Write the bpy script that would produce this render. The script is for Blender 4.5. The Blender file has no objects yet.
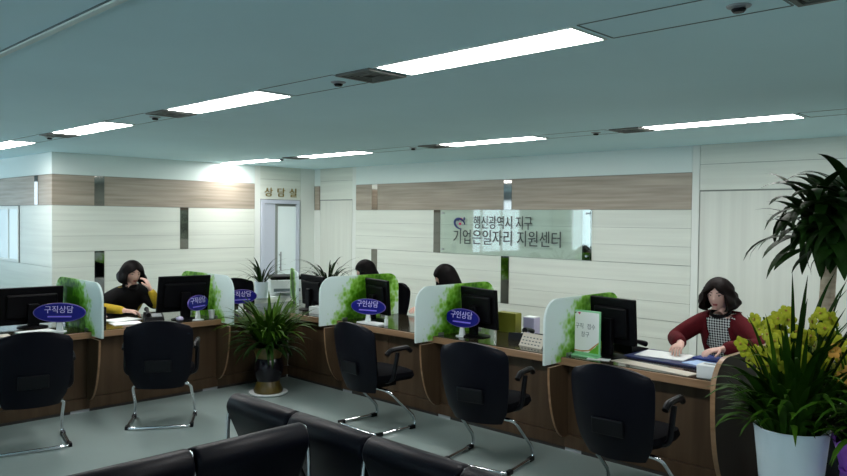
import bpy, bmesh, math, random
from mathutils import Vector, Matrix, Euler
R = math.radians
SC = bpy.context.scene
COL = SC.collection
random.seed(7)

# ------------------------------------------------------------------ camera
def look_axes(yaw, pitch, roll):
    f = Vector((-math.sin(yaw)*math.cos(pitch), math.cos(yaw)*math.cos(pitch), math.sin(pitch)))
    r = Vector((math.cos(yaw), math.sin(yaw), 0)); u = r.cross(f)
    r2 = r*math.cos(roll)+u*math.sin(roll)
    return r2, r2.cross(f), f
cam_d = bpy.data.cameras.new('camera'); cam = bpy.data.objects.new('camera', cam_d); COL.objects.link(cam)
r_, u_, f_ = look_axes(R(44.234), R(-1.487), R(0.6))
cam.matrix_world = Matrix(((r_.x, u_.x, -f_.x, 0), (r_.y, u_.y, -f_.y, 0), (r_.z, u_.z, -f_.z, 1.70), (0, 0, 0, 1)))
cam_d.sensor_fit = 'HORIZONTAL'; cam_d.sensor_width = 36; cam_d.lens = 741.3/847*36
cam_d.clip_start = .02
SC.camera = cam
# ------------------------------------------------------------------ world, exposure
W = bpy.data.worlds.new('sky'); SC.world = W; W.use_nodes = True
W.node_tree.nodes['Background'].inputs[0].default_value = (.74, .85, 1.0, 1)
W.node_tree.nodes['Background'].inputs[1].default_value = 4.2
SC.view_settings.view_transform = 'Standard'; SC.view_settings.look = 'None'
SC.view_settings.gamma = 1; SC.view_settings.use_curve_mapping = False
SC.view_settings.exposure = 0.0
LAMP = 30.0
H = 2.5; WX, WY, CY = -9.93, 7.585, 3.445     # ceiling height, left wall, back wall, return wall

# ------------------------------------------------------------------ materials
M = {}
def mat(name, col, rough=.5, metal=0, spec=.5, noise=0, nscale=(8, 8, 8), col2=None, bump=0, emit=None, estr=0, trans=0, coat=0, alpha=1):
    m = bpy.data.materials.new(name); m.use_nodes = True
    nt = m.node_tree; b = nt.nodes['Principled BSDF']
    b.inputs['Base Color'].default_value = (*col, 1); b.inputs['Roughness'].default_value = rough
    b.inputs['Metallic'].default_value = metal; b.inputs['Specular IOR Level'].default_value = spec
    b.inputs['Transmission Weight'].default_value = trans; b.inputs['Coat Weight'].default_value = coat
    b.inputs['Alpha'].default_value = alpha
    if emit: b.inputs['Emission Color'].default_value = (*emit, 1); b.inputs['Emission Strength'].default_value = estr
    if noise or col2:
        tc = nt.nodes.new('ShaderNodeTexCoord'); mp = nt.nodes.new('ShaderNodeMapping'); mp.inputs['Scale'].default_value = nscale
        nz = nt.nodes.new('ShaderNodeTexNoise'); nz.inputs['Scale'].default_value = 1; nz.inputs['Detail'].default_value = 5
        nt.links.new(tc.outputs['Object'], mp.inputs[0]); nt.links.new(mp.outputs[0], nz.inputs['Vector'])
        rp = nt.nodes.new('ShaderNodeValToRGB'); c2 = col2 or tuple(c*(1-noise) for c in col)
        rp.color_ramp.elements[0].position = .3; rp.color_ramp.elements[1].position = .7
        rp.color_ramp.elements[0].color = (*c2, 1); rp.color_ramp.elements[1].color = (*col, 1)
        nt.links.new(nz.outputs['Fac'], rp.inputs[0]); nt.links.new(rp.outputs[0], b.inputs['Base Color'])
        if bump:
            bp = nt.nodes.new('ShaderNodeBump'); bp.inputs['Strength'].default_value = bump; bp.inputs['Distance'].default_value = .01
            nt.links.new(nz.outputs['Fac'], bp.inputs['Height']); nt.links.new(bp.outputs[0], b.inputs['Normal'])
    M[name] = m; return m
mat('ceiling', (.66, .88, .93), .8, noise=.05, nscale=(1, 1, 1))
mat('ceiling_line', (.14, .19, .19), .8)
mat('floor', (.27, .34, .325), .3, noise=.16, nscale=(1.1, 1.1, 1.1), spec=.4)
mat('white_plank', (.70, .745, .665), .45, noise=.13, nscale=(.7, .7, 16))
mat('white_plank_v', (.67, .705, .635), .5, noise=.12, nscale=(18, 18, .5))
mat('cornice', (.71, .80, .765), .6)
mat('trim_white', (.72, .76, .71), .5)
mat('band_x', (.43, .37, .30), .5, col2=(.27, .235, .18), nscale=(1.2, 1.2, 26))
mat('groove', (.22, .25, .23), .8)
mat('mirror', (.30, .29, .27), .04, metal=1)
mat('mirror_dark', (.045, .045, .045), .06, spec=.6)
mat('plaster', (.55, .57, .56), .8)
mat('door_frame', (.50, .54, .62), .4)
mat('door_glass', (.78, .88, .88), .25, spec=.5)
mat('gold', (.30, .22, .05), .35, metal=.6)
mat('wood', (.078, .050, .029), .45, col2=(.045, .027, .014), nscale=(14, 14, 1.0), spec=.22)
mat('wood_edge', (.33, .20, .11), .4, col2=(.21, .12, .06), nscale=(2, 2, 30))
mat('wood_top', (.035, .030, .018), .12, noise=.4, nscale=(2, 16, 16), spec=.5)
mat('wood_dark', (.016, .008, .005), .45, noise=.4, nscale=(16, 16, 1), spec=.12)
mat('plinth', (.02, .018, .016), .6)
mat('black_fabric', (.0022, .0026, .0045), .85, noise=.3, nscale=(300, 300, 300), spec=.06)
mat('black_plastic', (.003, .0035, .005), .4, spec=.2)
mat('black_shell', (.0026, .003, .0062), .42, spec=.12)
mat('black_leather', (.0025, .003, .0065), .40, noise=.25, nscale=(120, 120, 120), bump=.12, spec=.12)
mat('monitor_black', (.0025, .0025, .0035), .45, spec=.1)
mat('screen', (.02, .02, .03), .15)
mat('chrome', (.75, .77, .80), .14, metal=1)
mat('steel', (.45, .47, .48), .3, metal=1)
mat('blue_sign', (.004, .005, .17), .4, spec=.15)
mat('sign_rim', (.10, .06, .32), .4)
mat('sign_letter', (.60, .54, .88), .5)
mat('sign_letter_small', (.22, .16, .75), .5)
mat('white_plastic', (.70, .75, .75), .4)
mat('grey_plastic', (.32, .34, .36), .45)
mat('vent_grey', (.10, .11, .10), .5)
mat('paper', (.80, .83, .82), .8)
mat('paper_cream', (.62, .57, .48), .8)
mat('paper_blue', (.42, .58, .85), .8)
mat('navy', (.012, .022, .10), .35)
mat('blue_book', (.02, .045, .22), .5)
mat('olive', (.19, .20, .015), .6)
mat('violet_white', (.48, .45, .62), .6)
mat('ink', (.035, .045, .042), .5)
mat('ink_grey', (.12, .16, .17), .5)
mat('red_ink', (.5, .03, .12), .5)
mat('blue_ink', (.02, .03, .16), .5)
mat('skin', (.70, .44, .36), .55)
mat('lip', (.33, .07, .07), .45)
mat('eye_white', (.6, .6, .6), .3)
mat('hair', (.004, .003, .003), .6, noise=.5, nscale=(60, 60, 6), spec=.08)
mat('hair_brown', (.008, .004, .003), .6, noise=.5, nscale=(60, 60, 6), spec=.10)
mat('cardigan', (.10, .006, .010), .9, noise=.3, nscale=(90, 90, 90), spec=.2)
mat('black_cloth', (.003, .003, .0035), .9, spec=.2)
mat('yellow_knit', (.50, .34, .01), .85, noise=.25, nscale=(60, 60, 60))
mat('trousers', (.015, .016, .02), .85)
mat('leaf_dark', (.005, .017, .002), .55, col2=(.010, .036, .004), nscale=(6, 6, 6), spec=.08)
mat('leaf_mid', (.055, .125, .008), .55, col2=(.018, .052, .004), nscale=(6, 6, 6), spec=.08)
mat('leaf_orchid', (.012, .040, .002), .55, col2=(.028, .080, .004), nscale=(5, 5, 5), spec=.08)
mat('petal', (.36, .38, .02), .6, col2=(.20, .25, .010), nscale=(40, 40, 40), spec=.2)
mat('petal_orange', (.42, .22, .03), .6)
mat('petal_heart', (.26, .17, .015), .5)
mat('trunk', (.42, .36, .27), .85, col2=(.26, .21, .15), nscale=(14, 14, 40), bump=.4)
mat('pot_white', (.78, .91, .98), .3)
mat('pot_glaze_gold', (.10, .07, .012), .35, noise=.5, nscale=(14, 14, 14))
mat('pot_glaze_dark', (.006, .005, .009), .2, spec=.35)
mat('soil', (.03, .02, .012), .95)
mat('purple_wrap', (.36, .07, .62), .35, noise=.3, nscale=(12, 12, 12))
mat('lamp', (1, 1, 1), .5, emit=(1.0, .97, .95), estr=LAMP)
mat('window_glass', (1, 1, 1), .02, trans=1, spec=.5)
mat('window_frame', (.55, .57, .58), .4)
mat('acrylic_edge', (.25, .62, .32), .2)
mat('green_print', (.12, .42, .02), .6)
mat('orange_print', (.55, .25, .10), .6)

def glass_mat():
    m = bpy.data.materials.new('sign_glass'); m.use_nodes = True; nt = m.node_tree
    b = nt.nodes['Principled BSDF']; b.inputs['Base Color'].default_value = (.9, .97, .94, 1); b.inputs['Roughness'].default_value = .03
    b.inputs['Transmission Weight'].default_value = 1; b.inputs['IOR'].default_value = 1.5
    t = nt.nodes.new('ShaderNodeBsdfTransparent'); mx = nt.nodes.new('ShaderNodeMixShader'); g = nt.nodes.new('ShaderNodeBsdfGlossy')
    g.inputs['Roughness'].default_value = .03
    t.inputs[0].default_value = (.93, .97, .95, 1); mx.inputs[0].default_value = .10
    nt.links.new(t.outputs[0], mx.inputs[1]); nt.links.new(g.outputs[0], mx.inputs[2])
    nt.links.new(mx.outputs[0], nt.nodes['Material Output'].inputs[0]); M['sign_glass'] = m
glass_mat()

def divider_mat():
    # frosted acrylic with a printed spray of green leaves; local: x = along depth (0 front .. 1.03 back), z = height 0 .. .47
    m = bpy.data.materials.new('divider'); m.use_nodes = True; nt = m.node_tree; L = nt.links.new
    b = nt.nodes['Principled BSDF']; b.inputs['Roughness'].default_value = .35
    tc = nt.nodes.new('ShaderNodeTexCoord')
    mp = nt.nodes.new('ShaderNodeMapping'); mp.inputs['Location'].default_value = (-.62, 0, -.20); mp.inputs['Scale'].default_value = (1, 1, 1)
    L(tc.outputs['Object'], mp.inputs[0])
    sp = nt.nodes.new('ShaderNodeSeparateXYZ'); L(mp.outputs[0], sp.inputs[0])
    def math_(op, a, b_=None):
        n = nt.nodes.new('ShaderNodeMath'); n.operation = op
        for i, v in enumerate((a, b_)):
            if v is None: continue
            if isinstance(v, (int, float)): n.inputs[i].default_value = v
            else: L(v, n.inputs[i])
        return n.outputs[0]
    nz = nt.nodes.new('ShaderNodeTexNoise'); nz.inputs['Scale'].default_value = 9; nz.inputs['Detail'].default_value = 4
    L(tc.outputs['Object'], nz.inputs['Vector'])
    vo = nt.nodes.new('ShaderNodeTexVoronoi'); vo.inputs['Scale'].default_value = 26; L(tc.outputs['Object'], vo.inputs['Vector'])
    # blob: a slanting mass, from low front to high back
    sl = math_('ADD', sp.outputs[0], math_('MULTIPLY', sp.outputs[2], -.55))
    d1 = math_('MULTIPLY', sl, 2.35); d2 = math_('MULTIPLY', math_('ADD', sp.outputs[2], -.03), 1.7)
    dd = math_('SQRT', math_('ADD', math_('MULTIPLY', d1, d1), math_('MULTIPLY', d2, d2)))
    f = math_('SUBTRACT', 1.32, dd)
    f = math_('ADD', f, math_('MULTIPLY', math_('SUBTRACT', nz.outputs['Fac'], .5), 1.1))
    f = math_('ADD', f, math_('MULTIPLY', math_('SUBTRACT', .4, vo.outputs['Distance']), .42))
    rp = nt.nodes.new('ShaderNodeValToRGB'); cr = rp.color_ramp
    cr.elements[0].position = .25; cr.elements[0].color = (.80, .90, .89, 1)
    cr.elements[1].position = 1.2 if False else 1.0; cr.elements[1].color = (.055, .19, .005, 1)
    e = cr.elements.new(.55); e.color = (.36, .66, .12, 1)
    e = cr.elements.new(.80); e.color = (.14, .38, .012, 1)
    L(f, rp.inputs[0]); L(rp.outputs[0], b.inputs['Base Color'])
    tl = nt.nodes.new('ShaderNodeBsdfTranslucent'); L(rp.outputs[0], tl.inputs[0])
    mx = nt.nodes.new('ShaderNodeMixShader'); mx.inputs[0].default_value = .5
    L(b.outputs[0], mx.inputs[1]); L(tl.outputs[0], mx.inputs[2]); L(mx.outputs[0], nt.nodes['Material Output'].inputs[0])
    M['divider'] = m
divider_mat()

def blouse_mat():
    m = bpy.data.materials.new('blouse'); m.use_nodes = True; nt = m.node_tree; L = nt.links.new
    b = nt.nodes['Principled BSDF']; b.inputs['Roughness'].default_value = .8
    tc = nt.nodes.new('ShaderNodeTexCoord'); mp = nt.nodes.new('ShaderNodeMapping'); mp.inputs['Rotation'].default_value = (0, R(45), 0)
    mp.inputs['Scale'].default_value = (72, .01, 72)
    ck = nt.nodes.new('ShaderNodeTexChecker'); ck.inputs['Scale'].default_value = 1
    ck.inputs['Color1'].default_value = (.60, .66, .64, 1); ck.inputs['Color2'].default_value = (.012, .014, .018, 1)
    L(tc.outputs['Object'], mp.inputs[0]); L(mp.outputs[0], ck.inputs[0]); L(ck.outputs[0], b.inputs['Base Color'])
    M['blouse'] = m
blouse_mat()

# ------------------------------------------------------------------ mesh helpers
class MB:
    def __init__(s): s.bm = bmesh.new(); s.mi = 0; s.mats = []
    def use(s, name):
        if name not in s.mats: s.mats.append(name)
        s.mi = s.mats.index(name); return s
    def _f(s, vs):
        try:
            f = s.bm.faces.new(vs); f.material_index = s.mi; return f
        except ValueError: return None
    def box(s, x0, x1, y0, y1, z0, z1, bev=0, mtx=None, seg=2):
        vs = [s.bm.verts.new((x, y, z)) for x in (x0, x1) for y in (y0, y1) for z in (z0, z1)]
        fs = []
        for q in ((0, 1, 3, 2), (4, 6, 7, 5), (0, 4, 5, 1), (2, 3, 7, 6), (0, 2, 6, 4), (1, 5, 7, 3)):
            fs.append(s._f([vs[i] for i in q]))
        if bev:
            es = list({e for f in fs for e in f.edges})
            r = bmesh.ops.bevel(s.bm, geom=es, offset=bev, segments=seg, profile=.5, affect='EDGES')
            for f in r['faces']: f.material_index = s.mi
            vs = list({v for f in r['faces'] for v in f.verts} | {v for v in vs if v.is_valid})
        if mtx is not None:
            bmesh.ops.transform(s.bm, matrix=mtx, verts=[v for v in vs if v.is_valid])
        return s
    def rings(s, rings, close=True, cap0=True, cap1=True):
        vr = [[s.bm.verts.new(p) for p in r] for r in rings]
        n = len(vr[0])
        for a, b in zip(vr, vr[1:]):
            for i in range(n if close else n-1):
                j = (i+1) % n; s._f([a[i], a[j], b[j], b[i]])
        if cap0 and close: s._f(list(reversed(vr[0])))
        if cap1 and close: s._f(vr[-1])
        return s
    def lathe(s, prof, n=24, c=(0, 0, 0), cap0=True, cap1=True):
        return s.rings([[(c[0]+r*math.cos(2*math.pi*i/n), c[1]+r*math.sin(2*math.pi*i/n), c[2]+z) for i in range(n)] for r, z in prof], True, cap0, cap1)
    def tube(s, pts, r, n=8, closed=False):
        pts = [Vector(p) for p in pts]; rr = r if isinstance(r, (list, tuple)) else [r]*len(pts)
        rings = []; up = None
        for i, p in enumerate(pts):
            if closed: t = pts[(i+1) % len(pts)]-pts[i-1]
            else: t = pts[min(i+1, len(pts)-1)]-pts[max(i-1, 0)]
            t = t.normalized() if t.length > 1e-9 else Vector((0, 0, 1))
            if up is None:
                up = Vector((0, 0, 1)) if abs(t.z) < .9 else Vector((1, 0, 0))
            a = up-t*up.dot(t)
            if a.length < 1e-4: a = t.orthogonal()
            a.normalize(); up = a; b = t.cross(a)
            rings.append([p+(a*math.cos(2*math.pi*k/n)+b*math.sin(2*math.pi*k/n))*rr[i] for k in range(n)])
        if closed:
            rings.append(rings[0]); return s.rings(rings, True, False, False)
        return s.rings(rings)
    def ball(s, c, rx, ry=None, rz=None, n=14, m=8, rot=None):
        ry = ry or rx; rz = rz or rx; c = Vector(c); rg = []
        for j in range(1, m):
            t = math.pi*j/m
            ring = []
            for i in range(n):
                v = Vector((rx*math.sin(t)*math.cos(2*math.pi*i/n), ry*math.sin(t)*math.sin(2*math.pi*i/n), -rz*math.cos(t)))
                if rot: v = rot @ v
                ring.append(c+v)
            rg.append(ring)
        return s.rings(rg)
    def prism(s, poly, d0, d1, axis='x'):
        # polygon of (u,v) extruded between d0 and d1 along an axis
        def P(u, v, d): return {'x': (d, u, v), 'y': (u, d, v), 'z': (u, v, d)}[axis]
        a = [s.bm.verts.new(P(u, v, d0)) for u, v in poly]; b = [s.bm.verts.new(P(u, v, d1)) for u, v in poly]
        n = len(poly); s._f(a); s._f(list(reversed(b)))
        for i in range(n): s._f([a[i], b[i], b[(i+1) % n], a[(i+1) % n]])
        return s
    def leaf(s, base, az, elev, length, width, droop=1.0, n=7, fold=.25, tip=.0, twist=0):
        p = Vector(base); e = elev; st = length/n; rows = []
        side = Vector((-math.sin(az), math.cos(az), 0))
        for i in range(n+1):
            t = i/n
            w = width*.5*max(.04, math.sin(math.pi*min(1, (t*.88+.12)))**.75 if t < 1 else .04)
            d = Vector((math.cos(az)*math.cos(e), math.sin(az)*math.cos(e), math.sin(e)))
            up = side.cross(d)
            sd = side*math.cos(twist*t)+up*math.sin(twist*t)
            rows.append([p-sd*w+up*(w*fold), p.copy(), p+sd*w+up*(w*fold)])
            p = p+d*st; e -= droop*st/length*(.5+t)
        vr = [[s.bm.verts.new(q) for q in r] for r in rows]
        for a, b in zip(vr, vr[1:]):
            for i in range(2): s._f([a[i], a[i+1], b[i+1], b[i]])
        return s
    def add_mesh(s, me, mtx=None):
        n0 = len(s.bm.verts); f0 = len(s.bm.faces)
        s.bm.from_mesh(me); s.bm.verts.ensure_lookup_table(); s.bm.faces.ensure_lookup_table()
        if mtx is not None: bmesh.ops.transform(s.bm, matrix=mtx, verts=s.bm.verts[n0:])
        for f in s.bm.faces[f0:]: f.material_index = s.mi
        bpy.data.meshes.remove(me); return s
    def build(s, name, material=None, parent=None, smooth=False, loc=None, rot=None, fix=True, mtx=None):
        if fix: bmesh.ops.recalc_face_normals(s.bm, faces=s.bm.faces)
        if mtx is not None: bmesh.ops.transform(s.bm, matrix=mtx, verts=s.bm.verts)
        me = bpy.data.meshes.new(name); s.bm.to_mesh(me); s.bm.free()
        for n in (s.mats or [material]): me.materials.append(M[n])
        if smooth:
            me.polygons.foreach_set('use_smooth', [True]*len(me.polygons))
            if smooth != 'all':
                me.set_sharp_from_angle(angle=R(40))
        o = bpy.data.objects.new(name, me); COL.objects.link(o)
        if parent: o.parent = parent
        if loc is not None: o.location = loc
        if rot is not None: o.rotation_euler = rot
        return o

def tag(o, label, cat, group=None):
    o['label'] = label; o['category'] = cat
    if group: o['group'] = group
    return o
def thing(name, label, cat, loc=(0, 0, 0), rz=0, group=None):
    o = bpy.data.objects.new(name, None); COL.objects.link(o); o.location = loc; o.rotation_euler = (0, 0, rz)
    o.empty_display_size = .1
    return tag(o, label, cat, group)
def struct(o, label=None, cat=None):
    o['kind'] = 'structure'
    if label: o['label'] = label
    if cat: o['category'] = cat
    return o
def copy_tree(o, parent=None):
    c = o.copy(); COL.objects.link(c)
    if parent: c.parent = parent
    for ch in list(o.children): copy_tree(ch, c)
    return c
def text_mesh(body, size, depth=.002, align='CENTER', sx=1):
    cu = bpy.data.curves.new('t', 'FONT'); cu.body = body; cu.size = size; cu.extrude = depth; cu.align_x = align; cu.align_y = 'CENTER'
    o = bpy.data.objects.new('t', cu); COL.objects.link(o)
    dg = bpy.context.evaluated_depsgraph_get(); dg.update()
    me = bpy.data.meshes.new_from_object(o.evaluated_get(dg)); bpy.data.objects.remove(o); bpy.data.curves.remove(cu)
    if sx != 1: me.transform(Matrix.Diagonal((sx, 1, 1, 1)))
    return me
def lettering(name, body, size, material, parent, mtx, depth=.002, sx=1, align='CENTER'):
    # mtx maps text plane (x right, y up, z towards the reader)
    me = text_mesh(body, size, depth, align, sx); me.transform(mtx); me.materials.clear(); me.materials.append(M[material])
    me.name = name
    o = bpy.data.objects.new(name, me); COL.objects.link(o); o.parent = parent; return o
FACE_FRONT = Matrix(((1, 0, 0, 0), (0, 0, -1, 0), (0, 1, 0, 0), (0, 0, 0, 1)))   # text readable from -y side
def skin_mesh(verts, edges, radii, sub=1, root=0):
    me = bpy.data.meshes.new('s'); me.from_pydata([tuple(v) for v in verts], edges, [])
    o = bpy.data.objects.new('s', me); COL.objects.link(o)
    o.modifiers.new('k', 'SKIN')
    sv = me.skin_vertices[0].data
    for i, r in enumerate(radii):
        sv[i].radius = r if isinstance(r, tuple) else (r, r); sv[i].use_root = (i == root)
    o.modifiers['k'].use_smooth_shade = True
    sb = o.modifiers.new('d', 'SUBSURF'); sb.levels = sub; sb.render_levels = sub
    dg = bpy.context.evaluated_depsgraph_get(); dg.update()
    out = bpy.data.meshes.new_from_object(o.evaluated_get(dg)); bpy.data.objects.remove(o); bpy.data.meshes.remove(me)
    return out
def arc(c, r, a0, a1, n=6):
    return [(c[0]+r*math.cos(a0+(a1-a0)*i/n), c[1]+r*math.sin(a0+(a1-a0)*i/n)) for i in range(n+1)]

# ================================================================== SETTING
FX0, FX1, FY0 = -13.2, 3.2, -4.2
struct(MB().box(FX0-.1, FX1+.1, FY0-.1, WY+.1, -.1, 0).build('floor', 'floor'))
struct(MB().box(FX0-.1, FX1+.1, FY0-.1, WY+.1, H, H+.1).build('ceiling', 'ceiling'))
# --- back wall with cladding rows
def clad(name, axis, a0, a1, face, sgn, rows, backing='groove', cut=0, cut0=0):
    """cladding boards on a wall: axis of run 'x' or 'y', room side is face + sgn*thickness"""
    b = MB(); b.use(backing)
    t = .02
    def bx(u0, u1, z0, z1, d):
        lo, hi = sorted((face-sgn*.1, face+sgn*d)) if d == 0 else sorted((face, face+sgn*d))
        if axis == 'x': b.box(u0, u1, lo, hi, z0, z1)
        else: b.box(lo, hi, u0, u1, z0, z1)
    bx(a0+cut0, a1-cut, 0, H, 0)
    for (u0, u1, z0, z1, m) in rows:
        b.use(m); bx(u0, u1, z0, z1, .015)
    return struct(b.build(name))
G = .006
def plank_rows(u0, u1, cuts, skip=()):
    out = []
    for z0, z1 in ((0.02, .615), (.621, 1.225), (1.231, 1.823)):
        n = 3
        for k in range(n):
            out.append((u0, u1, z0+(z1-z0)*k/n+(.0015 if k else 0), z0+(z1-z0)*(k+1)/n-(.0015 if k < n-1 else 0), 'white_plank'))
    out.append((u0, u1, 1.829, 2.215, 'band_x'))
    out.append((u0, u1, 2.221, H, 'cornice'))
    return out
WYF = WY+.015   # backing plane; boards stand out to WY
rows = plank_rows(-8.87, -3.44, ())
rows += [(-9.93, -9.775, .02, 1.823, 'trim_white'), (-9.92, -9.80, 1.829, 2.215, 'band_x'), (-9.93, -9.775, 2.221, H, 'cornice'),
         (-9.775, -8.955, 2.30, H, 'white_plank'), (-9.775, -8.955, 1.995, 2.295, 'white_plank'), (-8.955, -8.873, .02, H, 'trim_white'),
         (-3.437, -3.36, .02, H, 'trim_white'), (-3.355, FX1, 2.30, H, 'white_plank'), (-3.355, FX1, 2.03, 2.295, 'white_plank'), (-.9, FX1, .02, 2.025, 'white_plank')]
clad('wall_back', 'x', FX0, FX1, WYF, -1, rows)
rowsL = plank_rows(CY, 6.43, ())
rowsL += [(6.433, 6.53, .02, H, 'trim_white'), (6.53, 7.30, 2.30, H, 'white_plank'), (6.53, 7.30, 1.985, 2.296, 'white_plank'), (7.303, WY, .02, H, 'trim_white')]
clad('wall_left', 'y', CY, WY+.1, WX-.015, 1, rowsL, cut0=.02)
rowsC = [(-13.1, WX-.016, .02, 1.03, 'white_plank'), (-11.13, WX-.016, 1.035, 1.823, 'white_plank'), (-13.1, WX-.016, 1.829, 2.215, 'band_x'), (-13.1, WX-.016, 2.221, H, 'cornice')]
clad('wall_column', 'x', -13.2, WX, CY+.015, -1, rowsC, cut=.13)
# --- behind the camera: a window wall and two side walls
b = MB(); zs, zt = .75, 2.3
wins = [(-12.6, -9.9), (-9.0, -6.0), (-5.1, -2.1), (-1.2, 2.4)]
b.box(FX0-.1, FX1+.1, FY0-.15, FY0, 0, zs); b.box(FX0-.1, FX1+.1, FY0-.15, FY0, zt, H)
e = [FX0-.1]+[v for w in wins for v in w]+[FX1+.1]
for i in range(0, len(e), 2): b.box(e[i], e[i+1], FY0-.15, FY0, zs, zt)
struct(b.build('wall_front', 'plaster'))
struct(MB().box(FX1, FX1+.1, FY0-.1, WY+.1, 0, H).build('wall_right', 'plaster'))
b = MB(); b.box(FX0-.1, FX0, FY0, CY, 0, .75); b.box(FX0-.1, FX0, FY0, CY, 2.3, H)
b.box(FX0-.1, FX0, FY0, -2.6, .75, 2.3); b.box(FX0-.1, FX0, .1, .5, .75, 2.3); b.box(FX0-.1, FX0, 3.1, CY, .75, 2.3)
struct(b.build('wall_side', 'plaster'))
for i, (y0, y1) in enumerate(((-2.6, .1), (.5, 3.1))):
    f = MB(); x0, x1 = FX0-.07, FX0-.02
    f.box(x0, x1, y0, y1, .75, .80); f.box(x0, x1, y0, y1, 2.25, 2.3)
    for q in range(4):
        ym = y0+.025+(y1-y0-.05)*q/3; f.box(x0, x1, ym-.025, ym+.025, .80, 2.25)
    w = struct(f.build('window_%d' % (i+6), 'window_frame'))
    struct(MB().box(FX0-.048, FX0-.042, y0+.02, y1-.02, .77, 2.28).build('window_%d_pane' % (i+6), 'sign_glass', w))
for i, (x0, x1) in enumerate(wins):
    f = MB(); y0, y1 = FY0-.11, FY0-.05
    for q in ((x0, x1, zs, zs+.05), (x0, x1, zt-.05, zt)): f.box(q[0], q[1], y0, y1, q[2], q[3])
    n = 3
    for k in range(n+1):
        xm = x0+.025+(x1-x0-.05)*k/n; f.box(xm-.025, xm+.025, y0, y1, zs+.05, zt-.05)
    w = f.build('window_%d' % (i+2), 'window_frame'); struct(w)
    struct(MB().box(x0+.02, x1-.02, FY0-.085, FY0-.079, zs+.02, zt-.02).build('window_%d_pane' % (i+2), 'sign_glass', w))
# --- little window in the return wall (far left)
f = MB(); y0 = CY-.012
for q in ((-12.05, -11.17, 1.035, 1.075), (-12.05, -11.17, 1.775, 1.82), (-12.05, -12.01, 1.075, 1.775), (-11.21, -11.17, 1.075, 1.775), (-11.62, -11.58, 1.075, 1.775)):
    f.box(q[0], q[1], y0, CY, q[2], q[3])
w = struct(f.build('window_1', 'trim_white'))
struct(MB().box(-12.02, -11.2, CY-.004, CY, 1.06, 1.79).build('window_1_pane', 'door_glass', w))
# --- doors
d = MB()
y0, y1, zt = 6.535, 7.265, 1.975
x = WX
d.box(x, x+.03, y0, y0+.06, 0, zt); d.box(x, x+.03, y1-.06, y1, 0, zt); d.box(x, x+.03, y0+.06, y1-.06, zt-.06, zt)
d.box(x, x+.012, y0+.06, 6.80, 0.01, zt-.065)
do = struct(d.build('door_1', 'door_frame'))
struct(MB().box(x, x+.02, 6.80, 6.845, .01, zt-.065).build('door_stile', 'groove', do))
struct(MB().box(x+.002, x+.014, 6.845, y1-.065, .06, zt-.10).build('door_glass', 'door_glass', do))
struct(MB().tube([(x+.06, 6.88, .85), (x+.06, 6.88, 1.15)], .012).tube([(x+.015, 6.88, .9), (x+.06, 6.88, .9)], .008).tube([(x+.015, 6.88, 1.1), (x+.06, 6.88, 1.1)], .008).build('door_handle', 'steel', do))
def plain_door(name, x0, x1, zt, leaves):
    n = len(leaves)-1
    b = MB().use('white_plank_v')
    for k in range(n): b.box(leaves[k]+.004, leaves[k+1]-.004, WY-.002, WYF, .01, zt-.006)
    o = struct(b.build(name))
    return o
plain_door('door_2', -9.775, -8.955, 1.985, (-9.77, -8.96))
plain_door('door_3', -3.355, -.9, 2.02, (-3.35, -2.13, -.905))
# --- inlay strips of dark mirror
k = 0
def inlay(axis, c, z0, z1, m='mirror', w=.064):
    global k
    b = MB()
    if axis == 'y': b.box(c-w, c+w, WY-.006, WYF, z0, z1)
    elif axis == 'x': b.box(WX-.015, WX+.006, c-w, c+w, z0, z1)
    else: b.box(c-w, c+w, CY-.006, CY+.015, z0, z1)
    k += 1; struct(b.build('trim_%d' % k, m))
for c, z0, z1 in ((-5.88, 1.829, 2.215), (-8.43, 1.829, 2.215), (-7.12, 1.231, 1.823), (-4.70, 1.231, 1.823), (-5.91, .621, 1.225), (-8.43, .621, 1.225), (-7.12, .02, .615), (-4.70, .02, .615)):
    inlay('y', c, z0, z1)
for c, z0, z1 in ((4.04, 1.829, 2.215), (5.25, 1.231, 1.823), (4.04, .621, 1.225), (5.25, .02, .615)): inlay('x', c, z0, z1)
inlay('c', -10.48, 1.829, 2.215)
# --- ceiling: a shallow moulding line and the service strips
k += 1; struct(MB().box(FX0, FX1, 1.17, 1.20, H-.012, H).build('trim_%d' % k, 'cornice'))
k += 1; struct(MB().box(FX0, FX1, 1.162, 1.17, H-.004, H).build('trim_%d' % k, 'ceiling_line'))

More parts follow.
